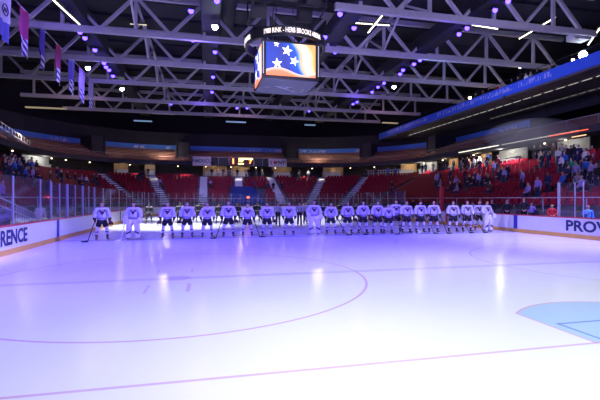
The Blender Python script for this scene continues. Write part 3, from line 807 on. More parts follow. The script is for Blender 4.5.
for s in stations(0, 5, 16): p, n = ring(s, RI-.07); f_.box((p.x, p.y, ZD+.5), (.04, .04, .9))
build('front_rail', f_, mat('rail_grey', (.18, .17, .20), .5), label='thin grey rail along the front of the upper deck', cat='railing')
PU = [87, 184, 288.5, 372, 452]; ps = [solve_s(u, RO, lambda s, t: ring(s, t)) for u in PU]
where = ['far left', 'left of the white sign', 'right of the heart sign', 'in the far right corner', 'above the right crowd']
for s, w in zip(ps, where):
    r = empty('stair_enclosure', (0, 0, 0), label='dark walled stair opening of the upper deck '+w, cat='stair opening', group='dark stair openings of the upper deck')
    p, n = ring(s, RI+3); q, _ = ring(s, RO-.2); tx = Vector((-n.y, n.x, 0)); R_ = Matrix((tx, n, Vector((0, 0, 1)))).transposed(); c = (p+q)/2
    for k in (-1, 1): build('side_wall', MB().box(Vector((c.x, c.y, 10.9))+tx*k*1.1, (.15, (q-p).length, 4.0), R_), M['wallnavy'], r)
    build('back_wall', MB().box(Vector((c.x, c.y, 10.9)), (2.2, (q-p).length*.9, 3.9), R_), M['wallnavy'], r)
bounds = [.1]+ps+[4.9]
GP = [.028, .055, .06, .03, .03]
segw = ['at the far left', 'between the left stair openings', 'behind the central scoreboard', 'right of the heart sign', 'in the right corner', 'along the right side']
for k in range(6):
    s0 = bounds[k]+(GP[k-1] if k else 0); s1 = bounds[k+1]-(GP[k] if k < 5 else 0)
    if k == 5: s1 = solve_s(530, RO, lambda s, t: ring(s, t))
    if s1 <= s0: continue
    build('ribbon_banner', strip(MB(), s0, s1, 11.5, 61, RO, [(-.1, 11.6), (.02, 11.6), (.02, 12.65), (-.1, 12.65)], 20), M['ribbon'], label='long blue banner with small pale lettering '+segw[k], cat='banner', group='blue banners behind the upper deck')
    for r in range(NB):
        R0 = RI+(RO-RI)*(r+.55)/NB; z = ZD+.36*r
        bo = build('bleacher_bench', strip(MB(), s0, s1, 11.5, 61, R0, [(-.16, z+.36), (.16, z+.36), (.16, z+.42), (-.16, z+.42)], 12), M['bench'])
        tag(bo, f'brown bench row {segw[k]}, ' + ['lowest', 'second from front', 'third from front', 'fourth from front', 'fourth from back', 'third from back', 'second from back', 'topmost'][r], 'bench', 'bench rows of the upper deck')
        strip_m = MB()
# outer walls and roof
wl = MB(); strip(wl, 0, 5, 11.5, 61, 32, [(0, 0), (.3, 0), (.3, 23), (0, 23)], 10, y0=-8); build('wall_back', wl, M['wallnavy'], kind='structure')
wl = MB(); strip(wl, .0, 5, 11.5, 61, RO, [(.3, 12.6), (.6, 12.6), (.6, 15.2), (.3, 15.2)], 10); build('wall_upper', wl, M['wallnavy'], kind='structure')
build('ceiling', MB().box((6, 42, 22.2), (92, 106, .3)), M['roof'], kind='structure')
pu = MB()
for y in range(0, 94, 4): pu.box((6, y, 21.9), (88, .18, .3))
build('ceiling_purlins', pu, M['roof'], kind='structure')
# concourse back wall
wl = MB(); strip(wl, 0, 5, 11.5, 61, RI+5.5, [(0, ZB), (.2, ZB), (.2, ZD), (0, ZD)], 10); build('wall_concourse', wl, M['deckgrey'], kind='structure')

# ------------------------------------------------------------------ lit concession fronts on the concourse
def pt_light(name, loc, e, c, r=.15):
    d = bpy.data.lights.new(name, 'POINT'); d.energy = e; d.color = c; d.shadow_soft_size = r; d.specular_factor = .03; o = bpy.data.objects.new(name, d); COL.objects.link(o); o.location = loc; return o
def booth(u, w, m, lab, warm=True, depth=3.2, e=60, fwd=1.2):
    s = solve_s(u, RI+4, lambda s, t: ring(s, t)); p, n = ring(s, RI+depth); tx = Vector((-n.y, n.x, 0)); R_ = Matrix((tx, n, Vector((0, 0, 1)))).transposed()
    r = empty('concession_stand', (p.x, p.y, ZB), label=lab, cat='stall'); r.rotation_euler = (0, 0, math.atan2(-n.x, n.y))
    build('back_wall', MB().box((0, .3, 1.1), (w, .12, 2.2)), m, r)
    build('counter', MB().box((0, -.35, .5), (w*.8, .35, 1.0)).box((0, -.38, 1.02), (w*.84, .5, .06)), M['whitewall'], r)
    build('ceiling_lamp', MB().cyl((0, -.6, 2.16), (0, -.6, 2.26), .12, n=12), M['lampwarm'] if warm else M['lampwhite'], r)
    c = Vector((p.x, p.y, ZB+1.95))-n*fwd; pt_light('concourse_light', c, e, (1, .78, .5) if warm else (1, .96, .9))
    return r
booth(33, 5.0, M['whitewall'], 'white lit concession stand at the far left of the concourse', False, e=100)
booth(120, 2.4, M['tan'], 'warm lit stall on the concourse left of the white-lit stair', True, e=14)
booth(150, 1.8, M['tan'], 'stall above the brightly lit left stair', False, e=20, fwd=1.5)
booth(215, 4.5, M['tan'], 'warm lit stall below the white sign', True, e=18)
booth(240, 3.5, M['tan'], 'warm lit stall directly below the score panel', True, e=40, fwd=1.5)
booth(281, 4.0, M['tan'], 'warm lit stall below the heart sign', True, e=16)
booth(333, 4.0, M['tan'], 'dim stall with white railing right of the heart sign', True, e=22)
booth(410, 3.5, M['tan'], 'warm lit stall in the far right corner of the concourse', True, e=70)
booth(431, 4.0, M['whitewall'], 'bright white stall above the red seats on right', False, e=110, fwd=1.6)
booth(457, 2.4, M['tan'], 'tan lit wall bay behind the standing crowd', True, e=60)
booth(489, 2.2, M['tan'], 'tan lit doorway bay with white door edge', True, e=60)
booth(516, 5.0, M['whitewall'], 'white lit bay in haze right of the tan doorway', False, e=120, fwd=1.6)
booth(577, 4.0, M['whitewall'], 'dim white bay behind the crowd at far right', False, e=40)
# lamps under the deck edge that light the seats and aisles below
def deck_lamp(u, t, e, c, ang=70, z=8.7, back=.84):
    s_ = solve_s(u, back); p, n = bowl(s_, back); q, _ = bowl(s_, min(1, t+.03))
    d = bpy.data.lights.new('deck_lamp', 'SPOT'); d.energy = e*2.2; d.color = c; d.spot_size = math.radians(ang); d.spot_blend = 1; d.shadow_soft_size = .15; d.specular_factor = .05
    o = bpy.data.objects.new('deck_lamp', d); COL.objects.link(o); o.location = (p.x, p.y, z); o.rotation_euler = (q-Vector((p.x, p.y, z))).to_track_quat('-Z', 'Y').to_euler()
WW = (1, .93, .85)
deck_lamp(155, .80, 2200, WW, 42); deck_lamp(238.5, .82, 2000, WW, 36); deck_lamp(187, .92, 420, WW); deck_lamp(143, .92, 420, WW); deck_lamp(303, .9, 480, WW); deck_lamp(322, .85, 900, WW, 40); deck_lamp(262, .9, 260, WW); deck_lamp(220, .9, 260, WW)
deck_lamp(425, .85, 1200, WW, 85); deck_lamp(450, .82, 700, WW, 90); deck_lamp(478, .80, 1900, WW, 95); deck_lamp(507, .80, 2000, WW, 95); deck_lamp(60, .92, 35, WW); deck_lamp(45, .9, 35, WW)
for u_, e_ in ((165, 520), (318, 520), (245, 50), (20, 120), (120, 50), (420, 70), (350, 50), (270, 40)):
    p_, n_ = ring(solve_s(u_, RI+1.2, lambda s, t: ring(s, t)), RI+1.2); pt_light('upper_deck_light', (p_.x, p_.y, ZD+1.6), e_, (1, .86, .62))
conc_ = emis('lamp_concourse', (1, .75, .45), 7)
for k_, u_ in enumerate((12, 52, 66, 90, 130, 178, 206, 231, 256, 275, 312, 350, 374, 424, 443, 474, 545, 566)):
    p_, n_ = ring(solve_s(u_, RI+.9, lambda s, t: ring(s, t)), RI+.9); lp = empty('concourse_lamp', (p_.x, p_.y, 8.12), 0, label='small warm round lamp under the upper deck', cat='lamp', group='small lamps under the upper deck')
    build('bulb', MB().cyl((0, 0, -.12), (0, 0, 0), .08, .10, 10), conc_, lp); build('stem', MB().cyl((0, 0, 0), (0, 0, .22), .04, n=6), M['black'], lp)
# white railings on concourse edge
for u0, u1, lab in ((322, 337, 'white balustrade right of the heart sign'), (366, 404, 'long white balustrade in the far right corner'), (212, 232, 'low balustrade below the white sign')):
    s0 = solve_s(u0, RI+.3, lambda s, t: ring(s, t)); s1 = solve_s(u1, RI+.3, lambda s, t: ring(s, t)); r = MB()
    for zz in (.55, 1.05): strip(r, s0, s1, 11.5, 61, RI+.3, [(-.03, ZB+zz), (.03, ZB+zz), (.03, ZB+zz+.06), (-.03, ZB+zz+.06)], 40)
    n_ = 16
    for k in range(n_+1): p, n = ring(lerp(s0, s1, k/n_), RI+.3); r.box((p.x, p.y, ZB+.53), (.04, .04, 1.05))
    build('balustrade', r, M['rail'], label=lab, cat='railing')

# ------------------------------------------------------------------ signs and score panel on the upper deck front
sf = lambda u: solve_s(u, RI-.4, lambda s, t: ring(s, t))
def sign(u0, u1, z0, z1, name, mats, lab, cat):
    p0 = ring(sf(u0), RI-.45)[0]; p1 = ring(sf(u1), RI-.45)[0]; c = (p0+p1)/2; w = (p1-p0).length; a = math.atan2((p1-p0).y, (p1-p0).x)
    r = empty(name, (c.x, c.y, (z0+z1)/2), a, label=lab, cat=cat)
    build('panel', MB().box((0, 0, 0), (w, .25, z1-z0)), mats, r); return r, w
zl, zh = 8.25, 9.75
r, w = sign(192.5, 211, zl-.1, zh+.05, 'sign_board', M['whitewall'], 'white sign with grey lettering left of the score panel', 'sign')
link('lettering', text_mesh('AMERICU', .82, .01, .02, mat('grey_ink', (.18, .18, .32), .6)), r, (0, -.14, 0), (PI/2, 0, 0))
r, w = sign(268.5, 286.5, zl-.1, zh-.05, 'sign_board', M['whitewall'], 'white I heart NY sign right of the score panel', 'sign')
link('lettering', text_mesh('I', .95, .01, .03, M['letter']), r, (-1.25, -.14, 0), (PI/2, 0, 0)); link('lettering', text_mesh('NY', .95, .01, .03, M['letter']), r, (.75, -.14, 0), (PI/2, 0, 0))
hp = [(.5*16*math.sin(t)**3/16*.42, -.14, .5*(13*math.cos(t)-5*math.cos(2*t)-2*math.cos(3*t)-math.cos(4*t))/16*.9*.5+.03) for t in [2*PI*k/24 for k in range(24)]]
hp = [(x*2.0-.42, y, z*1.8) for x, y, z in hp]
build('heart', MB().poly(hp, .02, (0, -1, 0)), M['redcap'], r)
r, w = sign(213, 227.5, zl, zh, 'advert_panel', M['black'], 'dark panel between the white sign and score panel', 'panel')
build('divider', MB().box((-.3, -.14, 0), (.05, .04, 1.4)).box((0, -.14, .72), (w, .04, .05)), M['steel'], r)
r, w = sign(254.5, 267, zl, zh, 'advert_panel', M['black'], 'dark panel between score panel and heart sign', 'panel')
build('divider', MB().box((.3, -.14, 0), (.05, .04, 1.4)).box((0, -.14, .72), (w, .04, .05)), M['steel'], r)
r, w = sign(228.5, 253.5, zl, zh+.05, 'score_panel', mat('panel_red', (.06, .01, .01), .5), 'glowing orange score panel at centre of the upper deck', 'scoreboard')
or_ = emis('led_orange', (1, .22, .04), 5); ye_ = emis('led_yellow', (1, .62, .12), 9)
build('frame', MB().box((-w/2, -.14, 0), (.06, .06, 1.5)).box((w/2, -.14, 0), (.06, .06, 1.5)).box((0, -.14, .76), (w, .06, .05)), M['rail'], r)
link('digit', text_mesh('1', 1.25, .01, .07, or_), r, (-w*.33, -.15, 0), (PI/2, 0, 0))
link('digit', text_mesh('20', .75, .01, .05, ye_), r, (-.1, -.15, .28), (PI/2, 0, 0)); link('digit', text_mesh('7', 1.1, .01, .05, or_), r, (w*.36, -.15, .0), (PI/2, 0, 0))
build('lit_bar', MB().box((-.1, -.15, -.42), (1.0, .03, .2)).box((w*.25, -.15, .5), (w*.4, .03, .24)), ye_, r)

# ------------------------------------------------------------------ centre-hung scoreboard
CX, CY = 6.1, 30.7
CX = 5.8
sb = empty('center_scoreboard', (CX, CY, 10.5), 0, label='cube video scoreboard hanging over centre ice with ring of white letters', cat='scoreboard')
sb.rotation_euler = (0, 0, .02)
HW = 2.0
build('housing', MB().box((0, 0, 1.35), (HW*2-.06, HW*2-.06, 2.7)), M['black'], sb)
under = build('underside', MB().box((0, 0, -.03), (HW*2, HW*2, .06)), mat('underside_dark', (.10, .10, .17), .4), sb)
lg = MB(); Z = -.07
lg.poly([(-.7, -.35, Z), (1.0, .9, Z), (.85, 1.0, Z), (-.9, -.35, Z)], .01, (0, 0, -1)); lg.poly([(-.9, -.35, Z), (.55, -.35, Z), (.4, -.2, Z), (-.6, -.2, Z)], .01, (0, 0, -1)); lg.poly([(.55, -.35, Z), (-.1, .3, Z), (-.2, .2, Z), (.3, -.35, Z)], .01, (0, 0, -1))
build('arrow_logo', lg, M['rail'], under)
build('small_print', MB().box((-1.35, .05, Z), (.5, .08, .01)).box((1.45, .5, Z), (.05, 1.0, .01)), M['steel'], under)
def flag_mat():
    m, N, L, b = new_mat('video_flag'); b.inputs['Base Color'].default_value = (.02, .02, .02, 1)
    tc = N.new('ShaderNodeTexCoord'); sx = N.new('ShaderNodeSeparateXYZ'); L.new(tc.outputs['Object'], sx.inputs[0])
    def mt(op, a, b_=0):
        n = N.new('ShaderNodeMath'); n.operation = op
        for k, v in enumerate((a, b_)):
            if isinstance(v, (int, float)): n.inputs[k].default_value = v
            else: L.new(v, n.inputs[k])
        return n.outputs[0]
    # wave coordinate: distance from canton corner, bent
    x = sx.outputs['X']; z = sx.outputs['Z']
    w = mt('ADD', mt('MULTIPLY', z, .55), mt('MULTIPLY', mt('SINE', mt('MULTIPLY', z, 2.2)), -.25))
    a = mt('ADD', x, w)     # blue when small
    low = mt('ADD', mt('MULTIPLY', mt('SINE', mt('MULTIPLY', x, 1.7)), .22), mt('MULTIPLY', z, 1.0))  # bottom white band
    r = N.new('ShaderNodeValToRGB'); el = r.color_ramp.elements; mp = mt('MULTIPLY', mt('ADD', a, 2.0), .25); L.new(mp, r.inputs[0])
    el[0].position = 0; el[0].color = (.01, .05, .55, 1); el[1].position = 1; el[1].color = (1, .45, .15, 1)
    for ps_, c in ((.40, (.01, .03, .35, 1)), (.60, (.01, .09, .75, 1)), (.645, (.15, .4, .9, 1)), (.68, (1, .5, .25, 1)), (.75, (1, .92, .85, 1)), (.83, (1, .85, .6, 1)), (.92, (1, .45, .15, 1))):
        e = el.new(ps_); e.color = c
    r2 = N.new('ShaderNodeValToRGB'); e2 = r2.color_ramp.elements; L.new(mt('MULTIPLY', mt('ADD', low, 1.3), .4), r2.inputs[0])
    e2[0].position = .10; e2[0].color = (1, .25, .1, 1); e2[1].position = .27; e2[1].color = (1, .95, .95, 1)
    mk = N.new('ShaderNodeMath'); mk.operation = 'LESS_THAN'; L.new(low, mk.inputs[0]); mk.inputs[1].default_value = -.80
    mx = N.new('ShaderNodeMix'); mx.data_type = 'RGBA'; L.new(mk.outputs[0], mx.inputs['Factor']); L.new(r.outputs[0], mx.inputs['A']); L.new(r2.outputs[0], mx.inputs['B'])
    L.new(mx.outputs['Result'], b.inputs['Emission Color']); b.inputs['Emission Strength'].default_value = 1.5; return m
fm = flag_mat(); starm = emis('star_white', (1, .97, 1), 2.2)
def star(cx, cz, r, rot):
    return [(cx+(r if k % 2 == 0 else r*.42)*math.sin(rot+PI*k/5), 0, cz+(r if k % 2 == 0 else r*.42)*math.cos(rot+PI*k/5)) for k in range(10)]
for k, (dx, dy, rz) in enumerate(((0, -1, 0), (-1, 0, -PI/2), (1, 0, PI/2), (0, 1, PI))):
    scn = link('video_screen', MB().box((0, 0, 0), (3.55, .06, 2.3)).mesh('video_screen', fm), sb, (dx*(HW+.02), dy*(HW+.02), 1.38), (0, 0, rz))
    for cx, cz, rr, rot in ((-.30, .62, .40, .2), (.22, -.08, .36, .35), (-1.0, -.32, .38, -.1), (-1.05, 1.02, .22, .1)):
        pts_ = star(cx, cz, rr, rot); pts_ = [(x_, -.035, min(z_, 1.14)) for x_, y_, z_ in pts_]; build('star', MB().poly(pts_, .01, (0, -1, 0)), starm, scn)
for sx_ in (-1, 1):
    for sy in (-1, 1): build('corner_strip', MB().box((sx_*(HW-.0), sy*(HW), 1.4), (.16, .16, 2.6)), M['black'], sb)
    build('side_light', MB().box((sx_*(HW-.02), -HW-.085, 1.4), (.05, .02, 2.2)), emis('side_led', (.8, .8, 1), .8), sb)
rg = MB(); n_ = 48
for k in range(n_):
    pass
rg.sweep(lambda k: [(3.0*math.cos(2*PI*k/n_), 3.0*math.sin(2*PI*k/n_), 2.75), (3.0*math.cos(2*PI*k/n_), 3.0*math.sin(2*PI*k/n_), 3.4), (2.8*math.cos(2*PI*k/n_), 2.8*math.sin(2*PI*k/n_), 3.4), (2.8*math.cos(2*PI*k/n_), 2.8*math.sin(2*PI*k/n_), 2.75)], n_+1)
ringo = build('letter_ring', rg, M['black'], sb)
tw = emis('letter_led', (1, .88, .84), 1.5)
def ring_text(body, mid, size=.48):
    me = text_mesh(body, size, .008, .006, tw, sx=.60)
    for v in me.vertices:
        a = mid+v.co.x/3.0; rr = 3.02+v.co.z; v.co = Vector((rr*math.cos(a), rr*math.sin(a), 3.075+v.co.y))
    link('ring_lettering', me, ringo)
ring_text('1980 RINK - HERB BROOKS ARENA', -PI/2+.02); ring_text('OLYMPIC CENTER', -PI/2-1.55); ring_text('1980 RINK - HERB BROOKS ARENA', PI/2)
cb = MB()
for a in range(4):
    t = PI/4+a*PI/2; cb.cyl((1.5*math.cos(t), 1.5*math.sin(t), 2.7), (.9*math.cos(t), .9*math.sin(t), 7.6), .03, n=6); cb.cyl((2.9*math.cos(t), 2.9*math.sin(t), 3.3), (1.5*math.cos(t), 1.5*math.sin(t), 2.8), .04, n=6)
build('hanging_cables', cb, M['black'], sb)

# ------------------------------------------------------------------ roof trusses
ZBOT = H+15.0; HT = 3.35
TY = [31.0, 40.0, 48.3, 57.2, 67.2, 75.5]
tw_ = ['nearest, above the scoreboard', 'second nearest', 'third nearest', 'third from the far end', 'second from the far end', 'farthest over the far stand']
for i, y in enumerate(TY):
    r = empty('roof_truss', (0, y, ZBOT), 0, label='pale steel roof truss spanning the hall, '+tw_[i], cat='truss', group='pale steel roof trusses')
    x0, x1 = (-31, 40) if i else (9.8, 34.5)
    if i >= 4: x0, x1 = -26+(i-4)*3, 37-(i-4)*4
    build('bottom_chord', MB().box(((x0+x1)/2, 0, 0), (x1-x0, .4, .5)), M['steel'], r)
    build('top_chord', MB().box(((x0+x1)/2, 0, HT), (x1-x0, .4, .45)), M['steel'], r)
    xn = 2.85; nodes = [xn+6.03*k for k in range(-6, 7)]
    for x in nodes:
        for q in (-1, 1):
            xb = x+q*3.015
            if x0 <= x <= x1 and x0 <= xb <= x1: build('diagonal', MB().beam((x, 0, .1), (xb, 0, HT), .28, .26), M['steel'], r)
        for xx in (x+3.015,):
            if x0 <= xx <= x1: build('vertical', MB().box((xx, 0, HT/2), (.26, .26, HT)), M['steel'], r)
# lengthwise purlin trusses tying them together
for j, (x, w) in enumerate(((-6.2, 'left of the scoreboard'), (17.9, 'right of the scoreboard'))):
    r = empty('tie_truss', (x, 0, ZBOT+.4), 0, label='slender lengthwise steel tie truss under the roof, '+w, cat='truss', group='lengthwise tie trusses'); ya, yb = 31, 76
    build('chord', MB().box((0, (ya+yb)/2, HT-.8), (.22, yb-ya, .22)), M['steel'], r)
    for k in range(len(TY)-1):
        a, b2 = TY[k], TY[k+1]; build('diagonal', MB().beam((0, a, .0), (0, (a+b2)/2, HT-.8), .18, .18), M['steel'], r); build('diagonal', MB().beam((0, b2, .0), (0, (a+b2)/2, HT-.8), .18, .18), M['steel'], r)
# catwalks
CWX = [-11.0, .4, 12.2, 22.4]; cn = ['leftmost', 'second from left', 'second from right', 'rightmost']
for x, w in zip(CWX, cn):
    r = empty('catwalk', (x, 0, ZBOT+.5), 0, label='dark lighting catwalk under the roof, '+w, cat='catwalk', group='dark catwalks')
    build('walkway', MB().box((0, 50, .2), (1.5, 64, .25)), M['catwalk'], r); build('mesh_side', MB().box((-.8, 50, .8), (.05, 64, 1.1)).box((.8, 50, .8), (.05, 64, 1.1)), M['catwalk'], r)
build('air_duct', MB().cyl((2.0, 24, 20.6), (2.0, 80, 20.6), .9, n=16), M['catwalk'], label='dark round air duct running lengthwise under the roof', cat='duct', smooth=True)
# speaker cluster, dark mass over the scoreboard
r = empty('speaker_cluster', (CX, 30.7, 15.8), 0, label='dark loudspeaker cluster and rigging above the scoreboard', cat='loudspeakers')
fr_ = MB()
for x in (-2.6, 2.6):
    for y in (-2.2, 2.2): fr_.cyl((x, y, 0), (x, y, 5.6), .07, n=6)
for z in (0, 1.8, 3.6):
    for y in (-2.2, 2.2): fr_.beam((-2.6, y, z), (2.6, y, z), .1, .1)
    for x in (-2.6, 2.6): fr_.beam((x, -2.2, z), (x, 2.2, z), .1, .1)
build('rigging_frame', fr_, M['catwalk'], r)
for k, (x, y) in enumerate(((-1.8, -1.4), (0, -1.8), (1.8, -1.4), (-1.8, 1.4), (1.8, 1.4))):
    build('loudspeaker', MB().box((x, y, 2.3), (1.2, .9, 1.3), Matrix.Rotation(.2, 3, 'X')).box((x, y, .9), (1.1, .8, 1.1), Matrix.Rotation(.35, 3, 'X')), M['black'], r)
# stage lights
lamp_proto = empty('stage_light', (0, -400, 0))
build('housing', MB().cyl((0, 0, .0), (0, .05, .5), .24, .17, 12), M['black'], lamp_proto, True)
build('yoke', MB().box((-.27, .02, .42), (.04, .08, .6)).box((.27, .02, .42), (.04, .08, .6)).box((0, .02, .74), (.58, .08, .05)), M['black'], lamp_proto)
build('lens', MB().cyl((0, -.02, -.03), (0, 0, .02), .22, n=16), M['violetlens'], lamp_proto)
PROTOS.append(lamp_proto)
VL = [(217, 1), (191, 11), (193, 40), (215, 52), (213, 77), (212, 92), (171, 104), (237, 108), (247, 108), (309, 111), (340, 14), (354, 28), (325, 37), (335, 52), (420, 60), (414, 64), (403, 70), (400, 74), (384, 83), (378, 87), (372, 92), (353, 104), (357, 102), (508, 1), (495, 10), (467, 28), (459, 34), (80, 32), (85, 38), (95, 50), (104, 63), (106, 67), (109, 70), (113, 76)]
rows_ = {}
for u, v in VL:
    p = at_z(u, v, ZBOT+.2); j = min(range(4), key=lambda q: abs(CWX[q]-p.x)); rows_.setdefault(j, []).append((p, u, v))
num = ['nearest', 'second nearest', 'third nearest', 'fourth nearest', 'fifth nearest', 'sixth nearest', 'seventh nearest', 'eighth nearest', 'ninth nearest', 'tenth nearest', 'eleventh nearest', 'twelfth nearest', 'thirteenth nearest', 'fourteenth nearest']
for j, L_ in rows_.items():
    L_.sort(key=lambda a: a[0].y)
    for k, (p, u, v) in enumerate(L_):
        r, parts = copy_thing(lamp_proto); r.location = (p.x, p.y, p.z); r.rotation_euler = (math.radians(-50), 0, math.atan2(p.x-2, p.y)*-1*0)
        r.rotation_euler = (-.95, 0, 0)
        tag(r, f'small violet stage light on the {cn[j]} catwalk, {num[k]} to the camera', 'stage light', 'violet stage lights')
WL = [(88, 68, 'left, beside the hanging banners'), (122, 89, 'left, right of the hanging banners'), (215, 27, 'left of the scoreboard'), (394, 87, 'right of the scoreboard')]
for u, v, w in WL:
    p = at_z(u, v, ZBOT-.3); r, parts = copy_thing(lamp_proto); r.location = p; r.rotation_euler = (-1.0, 0, 0); r.scale = (1.15,)*3
    for l_ in parts['lens']: ob_mat(l_, M['whitelens'])
    tag(r, 'bright white spotlight under the roof '+w, 'stage light', 'white spotlights')
# linear roof fixtures
def linear(p0, p1, m, lab, n=12):
    r = empty('linear_light', (0, 0, 0), label=lab, cat='ceiling light', group='linear roof lights')
    build('fixture', MB().beam(p0+Vector((0, 0, .12)), p1+Vector((0, 0, .12)), .22, .12), M['black'], r)
    d = MB()
    for k in range(n): a = lerp(p0, p1, (k+.1)/n); b2 = lerp(p0, p1, (k+.8)/n); d.beam(a, b2, .10, .05)
    build('tube', d, m, r)
Zf = ZBOT+1.2
for a, b2, m_, lab in (((50, -3), (80, 25), 'tube', 'bright dotted strip light at upper left by the banners'), ((368, 33), (386, 11), 'tube', 'bright short strip light right of the scoreboard'), ((439, 35), (463, 14), 'tube', 'bright strip light upper right, left of centre'),
                        ((519, 39), (556, 17), 'tube', 'bright strip light at upper right near the wall'), ((588, 45), (600, 28), 'tube', 'strip light at the right picture edge')):
    zz_ = Zf if a[0] > 100 else ZBOT-.35
    linear(at_z(a[0], a[1], zz_), at_z(b2[0], b2[1], zz_), M[m_], lab)
for a, b2, lab in (((347, 22.5), (390, 25.5), 'crosswise strip light right of the scoreboard'), ((472, 25), (498, 29), 'crosswise strip light at upper right'), ((130, 24), (147, 25), 'dim crosswise strip light at upper left')):
    p0 = at_z(a[0], a[1], Zf+.2); p1 = at_z(b2[0], b2[1], Zf+.2); linear(p0, p1, M['tubedim'] if a[0] < 200 else M['tube'], lab, 16)
for (u, v, L_, lab) in ((31, 107.5, 5.5, 'dim warm strip at far left above the upper deck'), (78, 111, 4, 'dim strip fixture left of the hanging banners'), (118, 113, 6, 'pale strip fixture over the far left stand'), (195, 106.5, 3, 'pale strip fixture left of centre over the far stand'), (392, 123, 3.5, 'dim warm strip by the gallery end')):
    pass
def flat_fixture(u0, v, w, lab, m):
    p = at_z(u0, v, ZBOT-1.3); r = empty('roof_fixture', p, 0, label=lab, cat='ceiling light', group='flat roof fixtures'); build('panel', MB().box((0, 0, 0), (w, .5, .18)), m, r); build('hanger', MB().cyl((-w*.4, 0, 0), (-w*.4, 0, 2.5), .03, n=5).cyl((w*.4, 0, 0), (w*.4, 0, 2.5), .03, n=5), M['catwalk'], r)
dimw = emis('dim_strip', (1, .8, .5), .25); dimb = emis('dim_blue', (.35, .6, 1), .35)
flat_fixture(46, 108, 5.5, 'dim warm strip fixture at far left above the upper deck', dimw); flat_fixture(163, 113.5, 3.5, 'pale strip fixture left of centre over the far stand', M['steel'])
flat_fixture(390, 123, 3.0, 'dim warm strip fixture by the gallery end', dimw); flat_fixture(236, 122, 3.5, 'dim blue strip fixture at centre over the far stand', dimb); flat_fixture(310, 125, 2.0, 'dim blue strip fixture right of centre over the far stand', dimb)
flat_fixture(143, 121, 3.0, 'dim blue strip fixture left over the far stand', dimb)
# big left column
cl = MB().box((-31.5, 50.5, 11), (.7, .7, 22)); build('steel_column', cl, M['steel'], label='tall pale steel column at the far left edge', cat='column')

# ------------------------------------------------------------------ hanging banners on the left
def banner_mat(name, top, mid, bot, stripes):
    m, N, L, b = new_mat(name); b.inputs['Roughness'].default_value = .8
    tc = N.new('ShaderNodeTexCoord'); sx = N.new('ShaderNodeSeparateXYZ'); L.new(tc.outputs['Object'], sx.inputs[0])
    r = N.new('ShaderNodeValToRGB'); r.color_ramp.interpolation = 'CONSTANT'; mp = N.new('ShaderNodeMapRange'); mp.inputs['From Min'].default_value = -3.7; mp.inputs['From Max'].default_value = 0; L.new(sx.outputs['Z'], mp.inputs[0]); L.new(mp.outputs[0], r.inputs[0])
    el = r.color_ramp.elements; el[0].position = 0; el[0].color = (*bot, 1); el[1].position = .38; el[1].color = (*mid, 1); e = el.new(.9); e.color = (*top, 1)
    if stripes:
        a = N.new('ShaderNodeMath'); a.operation = 'ADD'; L.new(sx.outputs['Z'], a.inputs[0]); L.new(sx.outputs['Y'], a.inputs[1])
        p_ = N.new('ShaderNodeMath'); p_.operation = 'PINGPONG'; p_.inputs[1].default_value = .28; L.new(a.outputs[0], p_.inputs[0])
        g = N.new('ShaderNodeMath'); g.operation = 'GREATER_THAN'; g.inputs[1].default_value = .14; L.new(p_.outputs[0], g.inputs[0])
        h = N.new('ShaderNodeMath'); h.operation = 'LESS_THAN'; h.inputs[1].default_value = -2.25; L.new(sx.outputs['Z'], h.inputs[0])
        mu = N.new('ShaderNodeMath'); mu.operation = 'MULTIPLY'; L.new(g.outputs[0], mu.inputs[0]); L.new(h.outputs[0], mu.inputs[1])
        mx = N.new('ShaderNodeMix'); mx.data_type = 'RGBA'; L.new(mu.outputs[0], mx.inputs['Factor']); L.new(r.outputs[0], mx.inputs['A']); mx.inputs['B'].default_value = (.75, .75, .85, 1); L.new(mx.outputs['Result'], b.inputs['Base Color'])
    else: L.new(r.outputs[0], b.inputs['Base Color'])
    return m
bmw = banner_mat('banner_white', (.75, .75, .9), (.75, .75, .9), (.15, .15, .7), False)
bmr = banner_mat('banner_red', (.38, .03, .12), (.30, .03, .14), (.04, .03, .14), True)
bmb = banner_mat('banner_blue', (.08, .08, .50), (.08, .05, .36), (.04, .03, .18), True)
bmp = banner_mat('banner_violet', (.4, .25, .6), (.45, .4, .62), (.15, .12, .4), True)
BX = -14.1
defs = [(33.6, 3.44, 1.92, bmw, 'white hanging banner with round emblem, nearest at upper left'), (37.0, 3.44, 2.00, bmr, 'red hanging banner with slanted white stripes, second from the left edge'), (40.8, 3.36, 1.63, bmb, 'blue hanging banner with dark tail, between two red banners'), (45.0, 3.44, 1.78, bmr, 'red and violet hanging banner with striped tail, fourth from left edge'),
        (49.0, 3.44, 1.70, bmb, 'blue hanging banner with thin tail, third from the far end of the row'), (52.8, 3.52, 1.63, bmp, 'violet hanging banner, second from the far end of the row'), (56.6, 3.60, 1.78, bmp, 'pale violet hanging banner, last at the far end of the row')]
